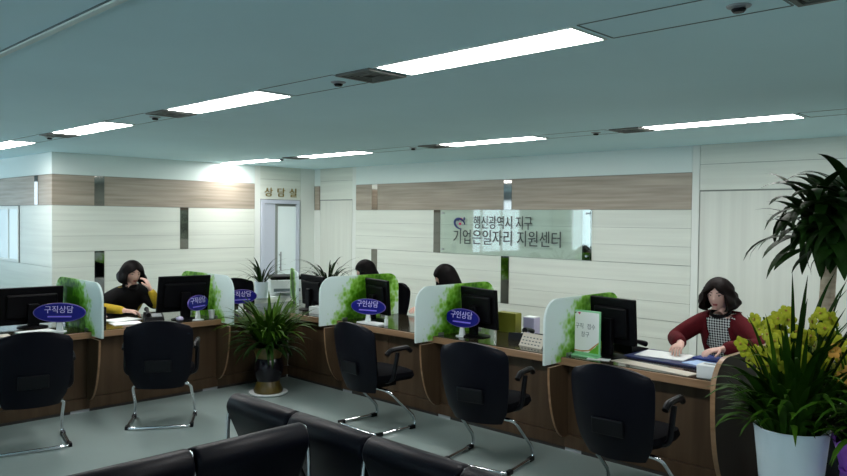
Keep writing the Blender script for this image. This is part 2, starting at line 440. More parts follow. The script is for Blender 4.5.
# ================================================================== CEILING FITTINGS
def light(x0, yc, label, l=1.2):
    t = thing('ceiling_light', label, 'ceiling light', (x0, yc, H), 0, 'recessed fluorescent ceiling lights')
    w = .13; f = MB()
    f.box(-.012, 0, -w-.012, w+.012, -.005, 0); f.box(l, l+.012, -w-.012, w+.012, -.005, 0)
    f.box(0, l, -w-.012, -w, -.006, 0); f.box(0, l, w, w+.012, -.005, 0)
    f.build('frame', 'trim_white', t)
    b = MB()
    b.box(0, l, -w, w, -.004, -.001); b.build('diffuser', 'lamp', t)
def vent(x0, yc, label):
    t = thing('ceiling_vent', label, 'air vent', (x0, yc, H), 0, 'square ceiling air vents')
    h = .14; f = MB()
    f.box(-h, h, -h, -h+.022, -.012, 0); f.box(-h, h, h-.022, h, -.012, 0); f.box(-h, -h+.022, -h+.022, h-.022, -.012, 0); f.box(h-.022, h, -h+.022, h-.022, -.012, 0)
    f.build('frame', 'vent_grey', t)
    f = MB()
    for i in range(1, 4):
        q = h-.022-.028*i
        if q < .015: break
        f.box(-q-.012, q+.012, -q-.012, -q, -.010, -.004); f.box(-q-.012, q+.012, q, q+.012, -.010, -.004)
        f.box(-q-.012, -q, -q, q, -.010, -.004); f.box(q, q+.012, -q, q, -.010, -.004)
    f.build('louvre', 'vent_grey', t)
    MB().box(-h+.02, h-.02, -h+.02, h-.02, -.003, 0).build('backing', 'plinth', t)
def sprinkler(x, yc, label):
    t = thing('ceiling_sprinkler', label, 'sprinkler', (x, yc, H), 0, 'sprinkler heads in the ceiling strips')
    MB().lathe([(.045, 0), (.043, -.004), (.018, -.007), (.014, -.012), (.001, -.012)], 16).build('escutcheon', 'grey_plastic', t, smooth=True)
    MB().lathe([(.026, -.012), (.026, -.016), (.020, -.024), (.001, -.026)], 14).build('deflector', 'black_plastic', t, smooth=True)
def strip_lines(x0, x1, yc):
    global k
    for s in (-1, 1):
        k += 1; struct(MB().box(x0, x1, yc+s*.145-.004, yc+s*.145+.004, H-.002, H).build('trim_%d' % k, 'ceiling_line'))
    for x in (x0, x1):
        k += 1; struct(MB().box(x-.004, x+.004, yc-.141, yc+.141, H-.002, H).build('trim_%d' % k, 'ceiling_line'))
rowB = [-10.05, -7.60, -5.26, -2.93, -.60]; rowA = [-9.88, -7.98, -5.43, -3.08, -.66]
LB = ['fluorescent ceiling light at the far end of the near row, above the return wall window', 'fluorescent ceiling light of the near row, second from the far end', 'fluorescent ceiling light of the near row, next to the largest one', 'largest glowing fluorescent ceiling light, nearest of the near row', 'fluorescent ceiling light of the near row, past the second ceiling vent']
LA = ['fluorescent ceiling light closest to the corner door with gold letters', 'fluorescent ceiling light above the plain single door by the corner', 'fluorescent ceiling light in front of the glass wall sign', 'fluorescent ceiling light in front of the double doors', 'fluorescent ceiling light above the tall potted tree']
WHERE = ['at the far end of the near row', 'second from the far end of the near row', 'third from the far end of the near row', 'beside the largest ceiling light', 'nearest the camera in the near row']
for i, x0 in enumerate(rowB):
    light(x0, 2.77, LB[i]); vent(x0-.19, 2.77, 'square air vent in the ceiling '+WHERE[i])
    sprinkler(x0-.50, 2.79, 'small dark sprinkler head in the ceiling '+WHERE[i])
    if i: strip_lines(rowB[i-1]+1.24, x0-.35, 2.77)
WH2 = ['by the corner door with gold letters', 'by the plain single door', 'above the left of the glass wall sign', 'above the right of the glass wall sign', 'above the tall potted tree']
for i, x0 in enumerate(rowA):
    light(x0, 5.93, LA[i])
    if i: vent(x0-.17, 5.93, 'air vent in the far ceiling row '+WH2[i])
    if i: sprinkler(x0-.52, 5.93, 'tiny sprinkler head in the far ceiling row '+WH2[i])
    if i > 1: strip_lines(rowA[i-1]+1.24, x0-.35, 5.93)

# ================================================================== WALL SIGN
t = thing('wall_sign', 'wide clear glass wall sign with dark Korean lettering on white planks', 'sign', (-5.835, WY-.03, 1.532))
MB().box(-1.195, 1.195, -.005, .005, -.297, .297, .002).build('glass_panel', 'sign_glass', t)
for sx in (-1, 1):
    for sz in (-1, 1):
        MB().lathe([(.001, -.014), (.015, -.014), (.015, -.006), (.008, -.006), (.008, .030), (.001, .030)], 12).build('standoff', 'steel', t, smooth=True, loc=(sx*1.15, 0, sz*.25), rot=(R(-90), 0, 0))
T = lambda x, z: Matrix.Translation((x, -.007, z)) @ FACE_FRONT
lettering('lettering', '행신광역시 지구', .185, 'ink', t, T(-.11, .115), .002, .78)
lettering('lettering', '기업은일자리 지원센터', .215, 'ink', t, T(-.07, -.085), .002, .87)
lg = MB().use('blue_ink')
pts = [(.095*math.cos(a), .062*math.sin(a)) for a in [R(20+i*20) for i in range(15)]]
lg.tube([(-0.830+px*math.cos(.35)+py*.34, -.008, .105-px*.34+py) for px, py in pts], [.006+.010*math.sin(math.pi*i/14) for i in range(15)], 8)
lg.use('red_ink'); lg.ball((-0.800, -.008, .165), .020, .004, .020); lg.ball((-0.825, -.008, .105), .024, .004, .018)
lg.use('blue_ink'); lg.ball((-0.860, -.008, .165), .022, .004, .022); lg.ball((-0.750, -.008, .175), .016, .004, .022)
lg.build('emblem', None, t, smooth=True)
t = thing('door_sign', 'row of three gold Korean letters above the corner door', 'sign', (WX+.012, 6.91, 2.085), R(90))
for q, ch in enumerate('상담실'): lettering('letter', ch, .155, 'gold', t, Matrix.Translation(((q-1)*.235, -.002, 0)) @ FACE_FRONT, .006, 1.15)

# ================================================================== COUNTERS
ZT = .705
def fin_profile(y_front=.16):
    # (u: distance in front of the counter front, z): a side panel whose front edge sweeps back to the counter face near the floor
    p = [(.0, .10)]
    n = 14
    for i in range(n+1):
        a = math.pi/2*i/n
        p.append((.245*math.sin(a)**.9, .10+.545*(1-math.cos(a))))
    p.append((.0, .645)); return p
def counter_unit(name, label, axis, a0, a1, fin_at, group):
    """one bay; local x runs along the counter, local -y is the visitor side. placed by axis"""
    ln = a1-a0
    t = thing(name, label, 'counter', group=group)
    b = MB(); seams = [0, ln*.5, ln]
    b.use('wood')
    for i in range(2): b.box(seams[i]+.004, seams[i+1]-.004, 0, .02, .125, .645)
    b.use('plinth').box(0, ln, .008, .03, .03, .645)
    b.build('front_panel', None, t)
    MB().box(0, ln, -.012, .02, .025, .12, .003).build('base_board', 'wood', t)
    MB().box(.14, ln, -.004, .02, 0, .025).build('plinth', 'plinth', t)
    MB().box(.0, .14, -.002, .02, 0, .025).build('foot_block', 'grey_plastic', t)
    b = MB(); b.use('wood_edge')
    pr = [(-u, z) for u, z in fin_profile()]
    b.prism(pr, 0, .018, 'x')
    o = b.build('side_panel', None, t)
    o.data.materials.append(M['wood'])
    for p in o.data.polygons:
        if abs(p.normal.x) > .8: p.material_index = 1
    MB().box(.0, .018, .03, .70, .0, .645).build('inner_panel', 'wood', t)
    if axis == 'x': t.location = (a0, 4.65, 0)
    else: t.location = (-6.53, a0, 0); t.rotation_euler = (0, 0, R(90))
    return t
XR = [-6.53, -5.609, -4.324, -3.039]; XE = -1.80
cg = 'bays of the long right-hand service counter'
for i, (n_, a0, a1) in enumerate((('second', XR[1], XR[2]), ('third', XR[2], XR[3]), ('fourth', XR[3], XE-.02))):
    counter_unit('counter_unit', ['wooden counter bay with the chair nearest the corner plant', 'wooden counter bay in front of the empty staff seat, middle of the back row', 'wooden counter bay below the woman in the dark red cardigan'][i], 'x', a0, a1, True, cg)
t = thing('counter_unit', 'plain wooden counter bay running into the corner behind the floor plant', 'counter', (-6.53, 4.65, 0), 0, cg)
MB().box(0, .918, 0, .02, .125, .645).box(0, .918, .008, .03, .03, .645).build('front_panel', 'wood', t)
MB().box(0, .918, -.012, .02, .025, .12, .003).build('base_board', 'wood', t); MB().box(0, .918, -.004, .02, 0, .025).build('plinth', 'plinth', t)
YL = [.09, 1.329, 2.569, 3.808]
cg2 = 'bays of the left-hand service counter'
def left_unit(a0, a1, label):
    ln = a1-a0; t = thing('counter_unit', label, 'counter', (-6.53, a1, 0), R(-90)+math.pi, cg2)
    # visitor side is +x in the world: local -y -> +x means rotation +90
    t.rotation_euler = (0, 0, R(90)); t.location = (-6.53, a0, 0)
    b = MB()
    b.use('wood')
    for i in range(2): b.box(ln*i/2+.004, ln*(i+1)/2-.004, 0, .02, .125, .645)
    b.use('plinth').box(0, ln, .008, .03, .03, .645); b.build('front_panel', None, t)
    MB().box(0, ln, -.012, .02, .025, .12, .003).build('base_board', 'wood', t)
    MB().box(.0, ln-.16, -.004, .02, 0, .025).build('plinth', 'plinth', t)
    MB().box(ln-.16, ln, -.002, .02, 0, .025).build('foot_block', 'grey_plastic', t)
    o = MB().use('wood_edge').prism([(-u, z) for u, z in fin_profile()], ln-.018, ln, 'x').build('side_panel', None, t)
    o.data.materials.append(M['wood'])
    for p in o.data.polygons:
        if abs(p.normal.x) > .8: p.material_index = 1
    MB().box(ln-.018, ln, .03, .70, 0, .645).build('inner_panel', 'wood', t)
left_unit(YL[0], YL[1], 'wooden counter bay furthest from the corner, mostly out of view')
left_unit(YL[1], YL[2], 'wooden counter bay behind the empty chair furthest from the corner')
left_unit(YL[2], YL[3], 'wooden counter bay in front of the woman with yellow sleeves')
t = thing('counter_unit', 'dark wooden counter bay between the yellow-sleeved woman and the corner plant', 'counter', (-6.53, 3.812, 0), R(90), cg2)
MB().box(0, .836, 0, .02, .125, .645).box(0, .836, .008, .03, .03, .645).build('front_panel', 'wood', t)
MB().box(0, .826, -.012, .02, .025, .12, .003).build('base_board', 'wood', t); MB().box(0, .82, -.004, .02, 0, .025).build('plinth', 'plinth', t)
# worktops: each a slab with a wooden front edge and a glossy top sheet
t = thing('worktop', 'long worktop with glossy dark top and wooden edge on the back counter', 'worktop', (0, 0, 0))
MB().box(-7.27, XE-.02, 4.56, 5.36, .647, .700, .004).build('slab', 'wood_edge', t)
MB().box(-7.265, XE-.025, 4.575, 5.355, .700, ZT).build('top_sheet', 'wood_top', t)
t = thing('worktop', 'worktop with glossy dark top and wooden edge on the left counter', 'worktop', (0, 0, 0))
MB().box(-7.27, -6.44, .06, 4.557, .647, .700, .004).build('slab', 'wood_edge', t)
MB().box(-7.265, -6.455, .065, 4.56, .700, ZT).build('top_sheet', 'wood_top', t)
# end panel
pr = [(4.70, .0), (4.64, .05)]
for i in range(13):
    a = math.pi/2*i/12; pr.append((4.64-.345*math.sin(a)**.8, .05+.60*(1-math.cos(a))))
pr += [(4.295, .66)]
pr += [(4.475+.18*math.cos(a), .705+.18*math.sin(a)) for a in [R(180-90*i/8) for i in range(9)]]
pr += [(5.22, .885)]+[(5.22+.13*math.cos(R(90-90*i/6)), .755+.13*math.sin(R(90-90*i/6))) for i in range(7)]+[(5.35, 0)]
o = MB().use('wood_edge').prism(pr, XE-.012, XE+.018, 'x').build('end_panel', None)
o.data.materials.append(M['wood_dark'])
for p in o.data.polygons:
    if abs(p.normal.x) > .8: p.material_index = 1
tag(o, 'dark brown curved wooden end panel closing the back counter beside the orchids', 'panel')

# dividers
def divider(loc, rz, label):
    """local x = depth from the visitor edge inwards, z up from the bottom edge"""
    t = thing('desk_divider', label, 'divider', loc, rz, 'frosted dividers with green leaf print on the counters')
    pr = [(0, 0), (.205, 0), (.205, .037), (1.03, .037), (1.03, .32)]
    pr += [(.89+.14*math.cos(R(6*i*2.5)), .325+.14*math.sin(R(6*i*2.5))) for i in range(7)]
    pr += [(.15+.15*math.cos(R(90+15*i)), .315+.15*math.sin(R(90+15*i))) for i in range(7)]
    MB().prism(pr, -.009, .009, 'y').build('acrylic_panel', 'divider', t)
    for xx in (.30, .80):
        MB().box(xx-.03, xx+.03, -.022, .022, .037, .06, .003).build('clamp', 'steel', t)
    return t
for X, lb in ((-5.60, 'frosted leaf-print divider nearest the corner plant, by the first oval sign on the back counter'), (-4.315, 'frosted leaf-print divider on the back counter between the two oval signs'), (-3.03, 'frosted leaf-print divider on the back counter beside the framed notice')):
    divider((X, 4.345, .668), R(90), lb)
for Y, lb in ((1.32, 'frosted leaf-print divider on the left counter, out past its last oval sign'), (2.56, 'frosted leaf-print divider on the left counter between the monitor and the yellow-sleeved woman'), (3.80, 'frosted leaf-print divider on the left counter beside the corner plant')):
    divider((-6.225, Y, .668), R(180), lb)

# ================================================================== VISITOR CHAIRS
def fillet(pts, r, n=5):
    out = [Vector(pts[0])]
    for a, b_, c in zip(pts, pts[1:], pts[2:]):
        a, b_, c = Vector(a), Vector(b_), Vector(c)
        d0 = (a-b_); d1 = (c-b_); q = min(r, d0.length*.45, d1.length*.45)
        p0 = b_+d0.normalized()*q; p1 = b_+d1.normalized()*q
        for i in range(n+1):
            s = i/n; out.append(p0*(1-s)**2+b_*2*s*(1-s)+p1*s*s)
    out.append(Vector(pts[-1])); return out
def back_shell(y_off, thick, wtop, zlo, zhi, nz=14, nx=12, shrink=0):
    rings_f, rings_b = [], []
    for j in range(nz+1):
        s = j/nz; z = zlo+(zhi-zlo)*s
        w = wtop*(.80+.20*math.sin(min(1, s*1.35)*math.pi/2))
        if s > .80: w *= math.sqrt(max(.0, 1-((s-.80)/.2)**2*.50))
        if s < .15: w *= .86+.14*s/.15
        w = w/2-shrink
        lean = -.065*s-.05*max(0, s-.3)**2
        rf, rb = [], []
        for i in range(nx+1):
            u = -1+2*i/nx; x = u*w
            yc = y_off+lean+.055*u*u-.025*math.sin(s*math.pi)
            zz = z-.035*(u*u)*(s > .9)*((s-.9)/.1)
            e = thick*math.sqrt(max(0.02, 1-u**6))
            rf.append((x, yc+e, zz)); rb.append((x, yc-e, zz))
        rings_f.append(rf); rings_b.append(rb)
    return [f+list(reversed(b_)) for f, b_ in zip(rings_f, rings_b)]
def make_chair(label, loc, rz):
    t = thing('visitor_chair', label, 'chair', loc, rz, 'black cantilever chairs at the counters')
    w, yr, yf = .245, -.215, .215
    loop = [(0, yr, .016), (w, yr, .016), (w, yf, .016), (w-.01, yf-.02, .10), (w-.02, -.06, .335), (0, -.06, .335)]
    loop = loop+[(-x, y, z) for x, y, z in reversed(loop[1:-1])]
    n = len(loop); ext = [loop[-1]]+loop+[loop[0]]
    path = fillet([loop[0]]+loop[1:]+[loop[0]], .07)
    MB().tube(path[:-1], .0125, 10, closed=True).build('sled_frame', 'chrome', t, smooth='all')
    MB().box(-.10, .10, -.12, .13, .335, .40, .01).build('mechanism', 'black_plastic', t)
    for sx in (-1, 1):
        for yy in (-.17, .17): MB().box(sx*w-.016, sx*w+.016, yy-.03, yy+.03, 0, .03, .004).build('foot_pad', 'black_plastic', t)
    # seat: rounded cushion
    rg = []
    for (zz, ins) in ((.40, .05), (.405, .015), (.43, 0), (.465, .01), (.480, .045)):
        ring = []
        for i in range(32):
            a = 2*math.pi*i/32; c, s_ = math.cos(a), math.sin(a)
            ex = .45
            x = math.copysign(abs(c)**ex, c)*(.25-ins); y = math.copysign(abs(s_)**ex, s_)*(.235-ins)
            ring.append((x, y+.02, zz-.02*max(0, y)**2*8))
        rg.append(ring)
    MB().rings(rg).build('seat', 'black_fabric', t, smooth=True)
    br = MB().rings(back_shell(-.215, .016, .525, .325, .88)).build('backrest', 'black_shell', t, smooth=True)
    MB().rings(back_shell(-.187, .022, .485, .41, .86, shrink=.01)).build('back_cushion', 'black_fabric', t, smooth=True)
    # lumbar plate seen on the back
    MB().box(-.10, .10, -.012, 0, -.05, .05, .008).build('grip_recess', 'black_plastic', br, loc=(0, -.278, .52), rot=(R(8), 0, 0))
    for sx in (-1, 1):
        o = MB().tube(fillet([(sx*.19, -.06, .405), (sx*.275, -.06, .43), (sx*.28, -.02, .645)], .06), [.018]*9, 8).build('armrest', 'black_plastic', t, smooth=True)
        MB().tube(fillet([(sx*.275, -.13, .635), (sx*.275, -.09, .668), (sx*.275, .08, .675), (sx*.268, .13, .640)], .05), .020, 8).build('arm_pad', 'black_plastic', o, smooth=True)
    return t
def chair_at(cx_, cy_, dx, dy, label): return make_chair(label, (cx_, cy_, 0), math.atan2(dy, dx)-R(90))
chair_at(-5.77, 2.86, -.46, .30, 'black cantilever visitor chair turned at the counter below the yellow-sleeved woman')
chair_at(-5.85, 1.87, -.49, .11, 'black cantilever visitor chair at the left counter bay furthest from the corner')
chair_at(-4.47, 4.06, .02, .41, 'black cantilever visitor chair nearest the corner plant, showing its arm and sled base')
chair_at(-3.27, 4.04, -.085, .42, 'black cantilever visitor chair at the middle bay of the back counter, by the desk calendar')
chair_at(-2.19, 4.04, -.02, .42, 'black cantilever visitor chair in front of the framed notice and red cardigan woman')

# ================================================================== SOFAS
def sofa(label, loc, rz, segs, pitch):
    """backrest along local x (0..), sitter faces local +y; back top at local y=0, z=.72"""
    t = thing('waiting_sofa', label, 'sofa', loc, rz)
    ln = segs*pitch
    for k_ in range(segs):
        x0, x1 = k_*pitch+.004, (k_+1)*pitch-.004
        def sec(xx, ins=0):
            pts = []
            # thick rolled top, slanting back pad
            top = [(.055+.068*math.cos(R(a)), .650+.068*math.sin(R(a))) for a in range(200, -21, -20)]
            low = [(.245, .36), (.235, .335), (.15, .335), (.118, .36)]
            return [(xx, y, z) for y, z in [(y*(1) , z) for y, z in top+low]]
        b = MB(); c = (.12, .53)
        rg = []
        for xx, s in ((x0, .88), (x0+.006, .96), (x0+.02, 1), (x1-.02, 1), (x1-.006, .96), (x1, .88)):
            rg.append([(p[0], c[0]+(p[1]-c[0])*s, c[1]+(p[2]-c[1])*(1-(1-s)*.35)) for p in sec(xx)])
        b.rings(rg).build('back_pad', 'black_leather', t, smooth=True)
        b = MB(); b.box(x0, x1, .20, .74, .30, .42, .04, seg=4); b.build('seat_pad', 'black_leather', t, smooth=True)
    for k_ in range(segs+1):
        x = k_*pitch
        f = MB(); q = .011
        bars = [fillet([(x, -.005, .0), (x, .012, .60), (x, .05, .716), (x, .10, .64), (x, .25, .30), (x, .70, .285), (x, .72, 0)], .05)]
        f.tube(bars[0], q, 8)
        f.build('chrome_leg', 'chrome', t, smooth='all')
    MB().box(0, ln, .30, .335, .265, .295).box(0, ln, .62, .655, .265, .295).build('rail', 'chrome', t)
    return t
sofa('black leather waiting sofa with chrome joints parallel to the back counter', (-3.63, 2.175, 0), 0, 5, .57)
sofa('black leather waiting sofa with chrome joints facing the left counter', (-2.73, .36, 0), R(90), 3, .57).scale = (1, 1, 1.045)

# ================================================================== PEOPLE
def head_into(mb, c, yaw, pitch, roll=0, size=1.0):
    """head of a person into an open mesh; local face direction +y. c: centre"""
    rot = Euler((pitch, roll, yaw), 'XYZ').to_matrix()
    rx, ry, rz = .073*size, .094*size, .117*size
    nl, nm = 40, 36
    def P(th, ph):
        x = math.sin(ph)*math.sin(th); y = math.sin(ph)*math.cos(th); z = math.cos(ph)
        X, Y, Z = x*rx, y*ry, z*rz
        if z < 0:
            X *= 1-.30*abs(z)**1.5; Y *= 1-.12*abs(z)**2*(1 if y > 0 else 3)
            if y > 0: Y += .010*abs(z)**2*size
        u, w = X/size, Z/size
        if y > 0:
            g = lambda a, s_: math.exp(-(a/s_)**2)
            Y += size*.020*g(u, .0105)*g(w+.020, .016) + size*.009*g(u, .009)*g(w-.008, .018)
            Y -= size*.009*g(abs(u)-.031, .016)*g(w-.012, .012)
            Y += size*.004*g(u, .05)*g(w-.036, .012)
            Y += size*.006*g(u, .020)*(g(w+.052, .006)+g(w+.066, .007)) - size*.004*g(u, .02)*g(w+.059, .003)
            Y += size*.005*g(u, .018)*g(w+.098, .014)
        return Vector(c)+rot @ Vector((X, Y, Z))
    mb.use('skin')
    rg = [[P(2*math.pi*i/nl, math.pi*j/nm) for i in range(nl)] for j in range(1, nm)]
    f0 = len(mb.bm.faces); mb.rings(rg); mb.bm.faces.ensure_lookup_table()
    mb.use('lip'); inv = rot.transposed()
    for f in mb.bm.faces[f0:]:
        q = (inv @ (f.calc_center_median()-Vector(c)))/size
        if q.y > 0 and abs(q.x) < .021*(1-abs(q.z+.059)/.03) and abs(q.z+.059) < .0115: f.material_index = mb.mi
    def pt(x, y, z): return Vector(c)+rot @ Vector((x*size, y*size, z*size))
    for sx in (-1, 1):
        mb.use('eye_white').ball(pt(sx*.031, .0735, .011), .0125*size, .007*size, .0048*size, 12, 6, rot)
        mb.use('hair'); mb.ball(pt(sx*.031, .0785, .0105), .0058*size, .004*size, .0046*size, 10, 6, rot)
        mb.tube([pt(sx*.017, .080, .0145), pt(sx*.031, .0815, .0170), pt(sx*.046, .072, .0135)], .0016*size, 6)
        mb.tube([pt(sx*.014, .090, .032), pt(sx*.031, .088, .038), pt(sx*.050, .072, .034)], .0026*size, 6)
        mb.use('skin').ball(pt(sx*.073, -.005, -.004), .010*size, .020*size, .030*size, 10, 8, rot)
    return rot
def hair_obj(parent, c, rot, zbot, width, open_bottom=50, hairline=.062, material='hair', wave=.05, side=0.0, back=.0, seed=1):
    rnd = random.Random(seed); ph = [rnd.uniform(0, 6) for _ in range(4)]
    b = MB(); rg = []; n = 26; nth = 40
    for j in range(n+1):
        s = j/n
        w0 = 1+.42*(width-1)
        if s < .42:
            a = s/.42*math.pi/2; z = .018+.118*math.cos(a); fx = max(.03, math.sin(a))*(1+.42*(width-1)*(s/.42))
        else:
            q = (s-.42)/.58; z = .018+(zbot-.018)*q; fx = w0+(width-w0)*math.sin(min(1, q*1.5)*math.pi/2)
            if q > .72: fx *= 1-.30*((q-.72)/.28)**2
        op = 0
        if z < hairline: op = R(open_bottom)*min(1, ((hairline-z)/.045))**.6
        outer, inner = [], []
        for i in range(nth+1):
            th = op+(2*math.pi-2*op)*i/nth
            w = 1+wave*(math.sin(5*th+ph[0]+z*38)*.5+math.sin(9*th+ph[1]-z*55)*.4)*min(1, s*2)
            ex = 1.0
            X = math.sin(th)*.096*fx*w; Y = math.cos(th)*.112*fx*w-.006-back*max(0, -math.cos(th))*s
            if s >= .42: Y -= .0
            outer.append(Vector(c)+rot @ Vector((X+side*math.cos(th)*0, Y, z)))
            inner.append(Vector(c)+rot @ Vector((X*.74, (Y+.006)*.74-.006, z-.018*(s < .42))))
        rg.append(outer+list(reversed(inner)))
    b.rings(rg)
    return b.build('hair', material, parent, smooth=True)
def hand_into(mb, wrist, d, nrm, curl, sgn, spread=.0, sc=1.0):
    """d: direction of the palm from the wrist, nrm: the way the palm faces, sgn: +1 thumb on the side d x nrm"""
    d = Vector(d).normalized(); nrm = Vector(nrm); nrm = (nrm-d*nrm.dot(d)).normalized(); sd = d.cross(nrm)*sgn
    w = Vector(wrist)
    mb.use('skin')
    pal = skin_mesh([w-d*.01, w+d*.03*sc, w+d*.075*sc], [(0, 1), (1, 2)], [(.024, .020), (.036*sc, .017*sc), (.038*sc, .014*sc)], 2)
    # orient: rebuild the palm as a flat loft instead of relying on skin roll
    bpy.data.meshes.remove(pal)
    rg = []
    for t, hw, ht in ((-.015, .023, .019), (.005, .026, .019), (.03, .036, .018), (.06, .041, .016), (.085, .040, .012), (.092, .034, .006)):
        rg.append([w+d*t*sc+sd*(math.cos(a)*hw*sc)+nrm*(math.sin(a)*ht*sc) for a in [2*math.pi*i/14 for i in range(14)]])
    mb.rings(rg)
    for k_, (off, ln) in enumerate(((.030, .070), (.010, .079), (-.011, .073), (-.030, .057))):
        p = w+d*.078*sc+sd*off*sc; ang = 0; pts = [p-d*.02*sc, p]
        for seg, fr in ((0, .45), (1, .32), (2, .23)):
            ang += curl*(.55, .8, .6)[seg]
            dd = d*math.cos(ang)+nrm*math.sin(ang)+sd*(spread*(1.2-k_*.8))
            p = p+dd.normalized()*ln*fr*sc; pts.append(p)
        mb.add_mesh(skin_mesh(pts, [(i, i+1) for i in range(len(pts)-1)], [.0095*sc, .0095*sc, .0088*sc, .008*sc, .0065*sc], 1))
    p = w+d*.02*sc+sd*.024*sc; dirs = [(d*.62+sd*.72+nrm*.25), (d*.85+sd*.35+nrm*.42), (d*.9+nrm*.45)]
    pts = [p-sd*.012*sc, p]
    for dv, ln in zip(dirs, (.034, .030, .024)):
        p = p+dv.normalized()*ln*sc; pts.append(p)
    mb.add_mesh(skin_mesh(pts, [(i, i+1) for i in range(len(pts)-1)], [.013*sc, .0125*sc, .0105*sc, .0095*sc, .0075*sc], 1))

def person(label, pelvis, rz, head, head_yaw, head_pitch, elbows, wrists, hands, hair, outfit, head_roll=0):
    """positions are world points; the figure faces local +y turned by rz"""
    root = thing('person', label, 'person', (pelvis[0], pelvis[1], 0), rz)
    inv = Matrix.Rotation(-rz, 4, 'Z') @ Matrix.Translation((-pelvis[0], -pelvis[1], 0))
    Lc = lambda p: inv @ Vector(p)
    inv3 = inv.to_3x3()
    hd = Lc(head); pz = pelvis[2]
    neck0 = Vector((hd.x*.7, hd.y-.045, hd.z-.165)); chest = Vector((hd.x*.5, hd.y*.62-.01, hd.z-.29)); waist = Vector((hd.x*.2, .03, pz+.16))
    pel = Vector((0, 0, pz))
    sh = {s: Vector((neck0.x+s*.150, neck0.y-.005, neck0.z-.045)) for s in (-1, 1)}
    el = {s: Lc(elbows[s]) for s in (-1, 1)}; wr = {s: Lc(wrists[s]) for s in (-1, 1)}
    torso = [pel, waist, chest, neck0, Vector((hd.x*.9, hd.y-.025, hd.z-.10)), Vector((hd.x, hd.y-.01, hd.z-.02))]
    def skel(grow, arms=True, legs=True, neck=True, fore=1.0, upper=True):
        V, E_, r = [], [], []
        def add(p, q, rad):
            V.append(p); r.append((rad+grow)); i = len(V)-1
            if q is not None: E_.append((q, i))
            return i
        a = add(pel, None, .135); b_ = add(waist, a, .122); c = add(chest, b_, .128)
        n_ = add(neck0, c, .062)
        if neck:
            m = add(torso[4], n_, .048); add(torso[5], m, .05)
        if arms:
            for s in (-1, 1):
                i = add(sh[s], c, .060); mid = sh[s].lerp(el[s], .5); i = add(mid, i, .050)
                if fore <= 0: add(sh[s].lerp(el[s], .97), i, .046); continue
                i = add(el[s], i, .041); i = add(el[s].lerp(wr[s], .45*fore), i, .037); i = add(el[s].lerp(wr[s], fore), i, .026)
        if legs:
            for s in (-1, 1):
                i = add(Vector((s*.09, .06, pz-.005)), a, .085); i = add(Vector((s*.10, .25, pz-.005)), i, .070); i = add(Vector((s*.10, .43, pz-.02)), i, .055)
                i = add(Vector((s*.10, .42, .28)), i, .05); i = add(Vector((s*.10, .40, .10)), i, .036); 
                add(Vector((s*.105, .50, .04)), i, .032)
        return V, E_, r
    mb = MB().use('skin'); mb.add_mesh(skin_mesh(*skel(0), 2))
    hrot = head_into(mb, hd, head_yaw, head_pitch, head_roll, .98)
    for s in (-1, 1):
        d, nr, cu, sg = hands[s]; hand_into(mb, wr[s], inv3 @ Vector(d), inv3 @ Vector(nr), cu, sg)
    mb.build('body', None, root, smooth='all')
    for s in (-1, 1):   # shoes
        g = MB(); rg = []
        for yy, hw, ht in ((.335, .02, .03), (.35, .035, .065), (.42, .038, .07), (.50, .042, .05), (.57, .036, .035), (.60, .015, .02)):
            rg.append([(s*.105+hw*math.cos(a), yy, max(.001, ht*.5+ht*.6*math.sin(a))) for a in [2*math.pi*i/12 for i in range(12)]])
        g.rings(rg).build('shoe', 'black_plastic', root, smooth=True)
    hair_obj(root, hd, hrot, **hair)
    # trousers
    V, E_, r = [], [], []
    V = [pel.copy(), Vector((0, .015, pz+.09))]; E_ = [(0, 1)]; r = [.148, .142]
    for s in (-1, 1):
        base = len(V)
        V += [Vector((s*.09, .06, pz-.005)), Vector((s*.10, .25, pz-.005)), Vector((s*.10, .43, pz-.02)), Vector((s*.10, .42, .28)), Vector((s*.10, .40, .11))]
        r += [.098, .083, .068, .062, .052]; E_ += [(0, base)]+[(base+i, base+i+1) for i in range(4)]
    MB().add_mesh(skin_mesh(V, E_, r, 2)).build('trousers', 'trousers', root, smooth='all')
    outfit(root, skel, dict(neck0=neck0, chest=chest, sh=sh, el=el, wr=wr, pz=pz, hd=hd))
    return root
def garment(name, material, root, V, E_, r, keep=None, sub=2):
    b = MB().add_mesh(skin_mesh(V, E_, r, sub))
    if keep:
        b.bm.normal_update()
        kill = [f for f in b.bm.faces if not keep(f.calc_center_median(), f.normal)]
        bmesh.ops.delete(b.bm, geom=kill, context='FACES')
    o = b.build(name, material, root, smooth='all', fix=False)
    if keep:
        m = o.modifiers.new('thickness', 'SOLIDIFY'); m.thickness = .006; m.offset = 1
    return o
def collar(root, q, material, r=.062):
    b = MB(); n = q['neck0']+Vector((0, .008, .030))
    pts = [n+Vector((r*math.cos(a), r*1.0*math.sin(a)+.004, -.026*math.sin(a))) for a in [2*math.pi*i/20 for i in range(20)]]
    b.tube(pts, .013, 8, closed=True).build('collar', material, root, smooth='all')
def outfit_red(root, skel, q):
    garment('blouse', 'blouse', root, *skel(.010, arms=True, legs=False, neck=False, fore=.2))
    garment('cardigan', 'cardigan', root, *skel(.021, legs=False, neck=False, fore=.93), keep=lambda c, n: not (abs(c.x-q['hd'].x*.5) < .085 and c.y > q['chest'].y+.03 and c.z > q['pz']) and c.z < q['neck0'].z+.035)
    collar(root, q, 'black_cloth', .066)
def outfit_yellow(root, skel, q):
    garment('sweater', 'yellow_knit', root, *skel(.012, legs=False, neck=False, fore=.95))
    garment('shawl_vest', 'black_cloth', root, *skel(.030, legs=False, neck=False, fore=0))
    collar(root, q, 'black_cloth', .066)
def outfit_dark(root, skel, q):
    garment('jacket', 'black_cloth', root, *skel(.018, legs=False, neck=False, fore=.95))
    collar(root, q, 'black_cloth', .062)
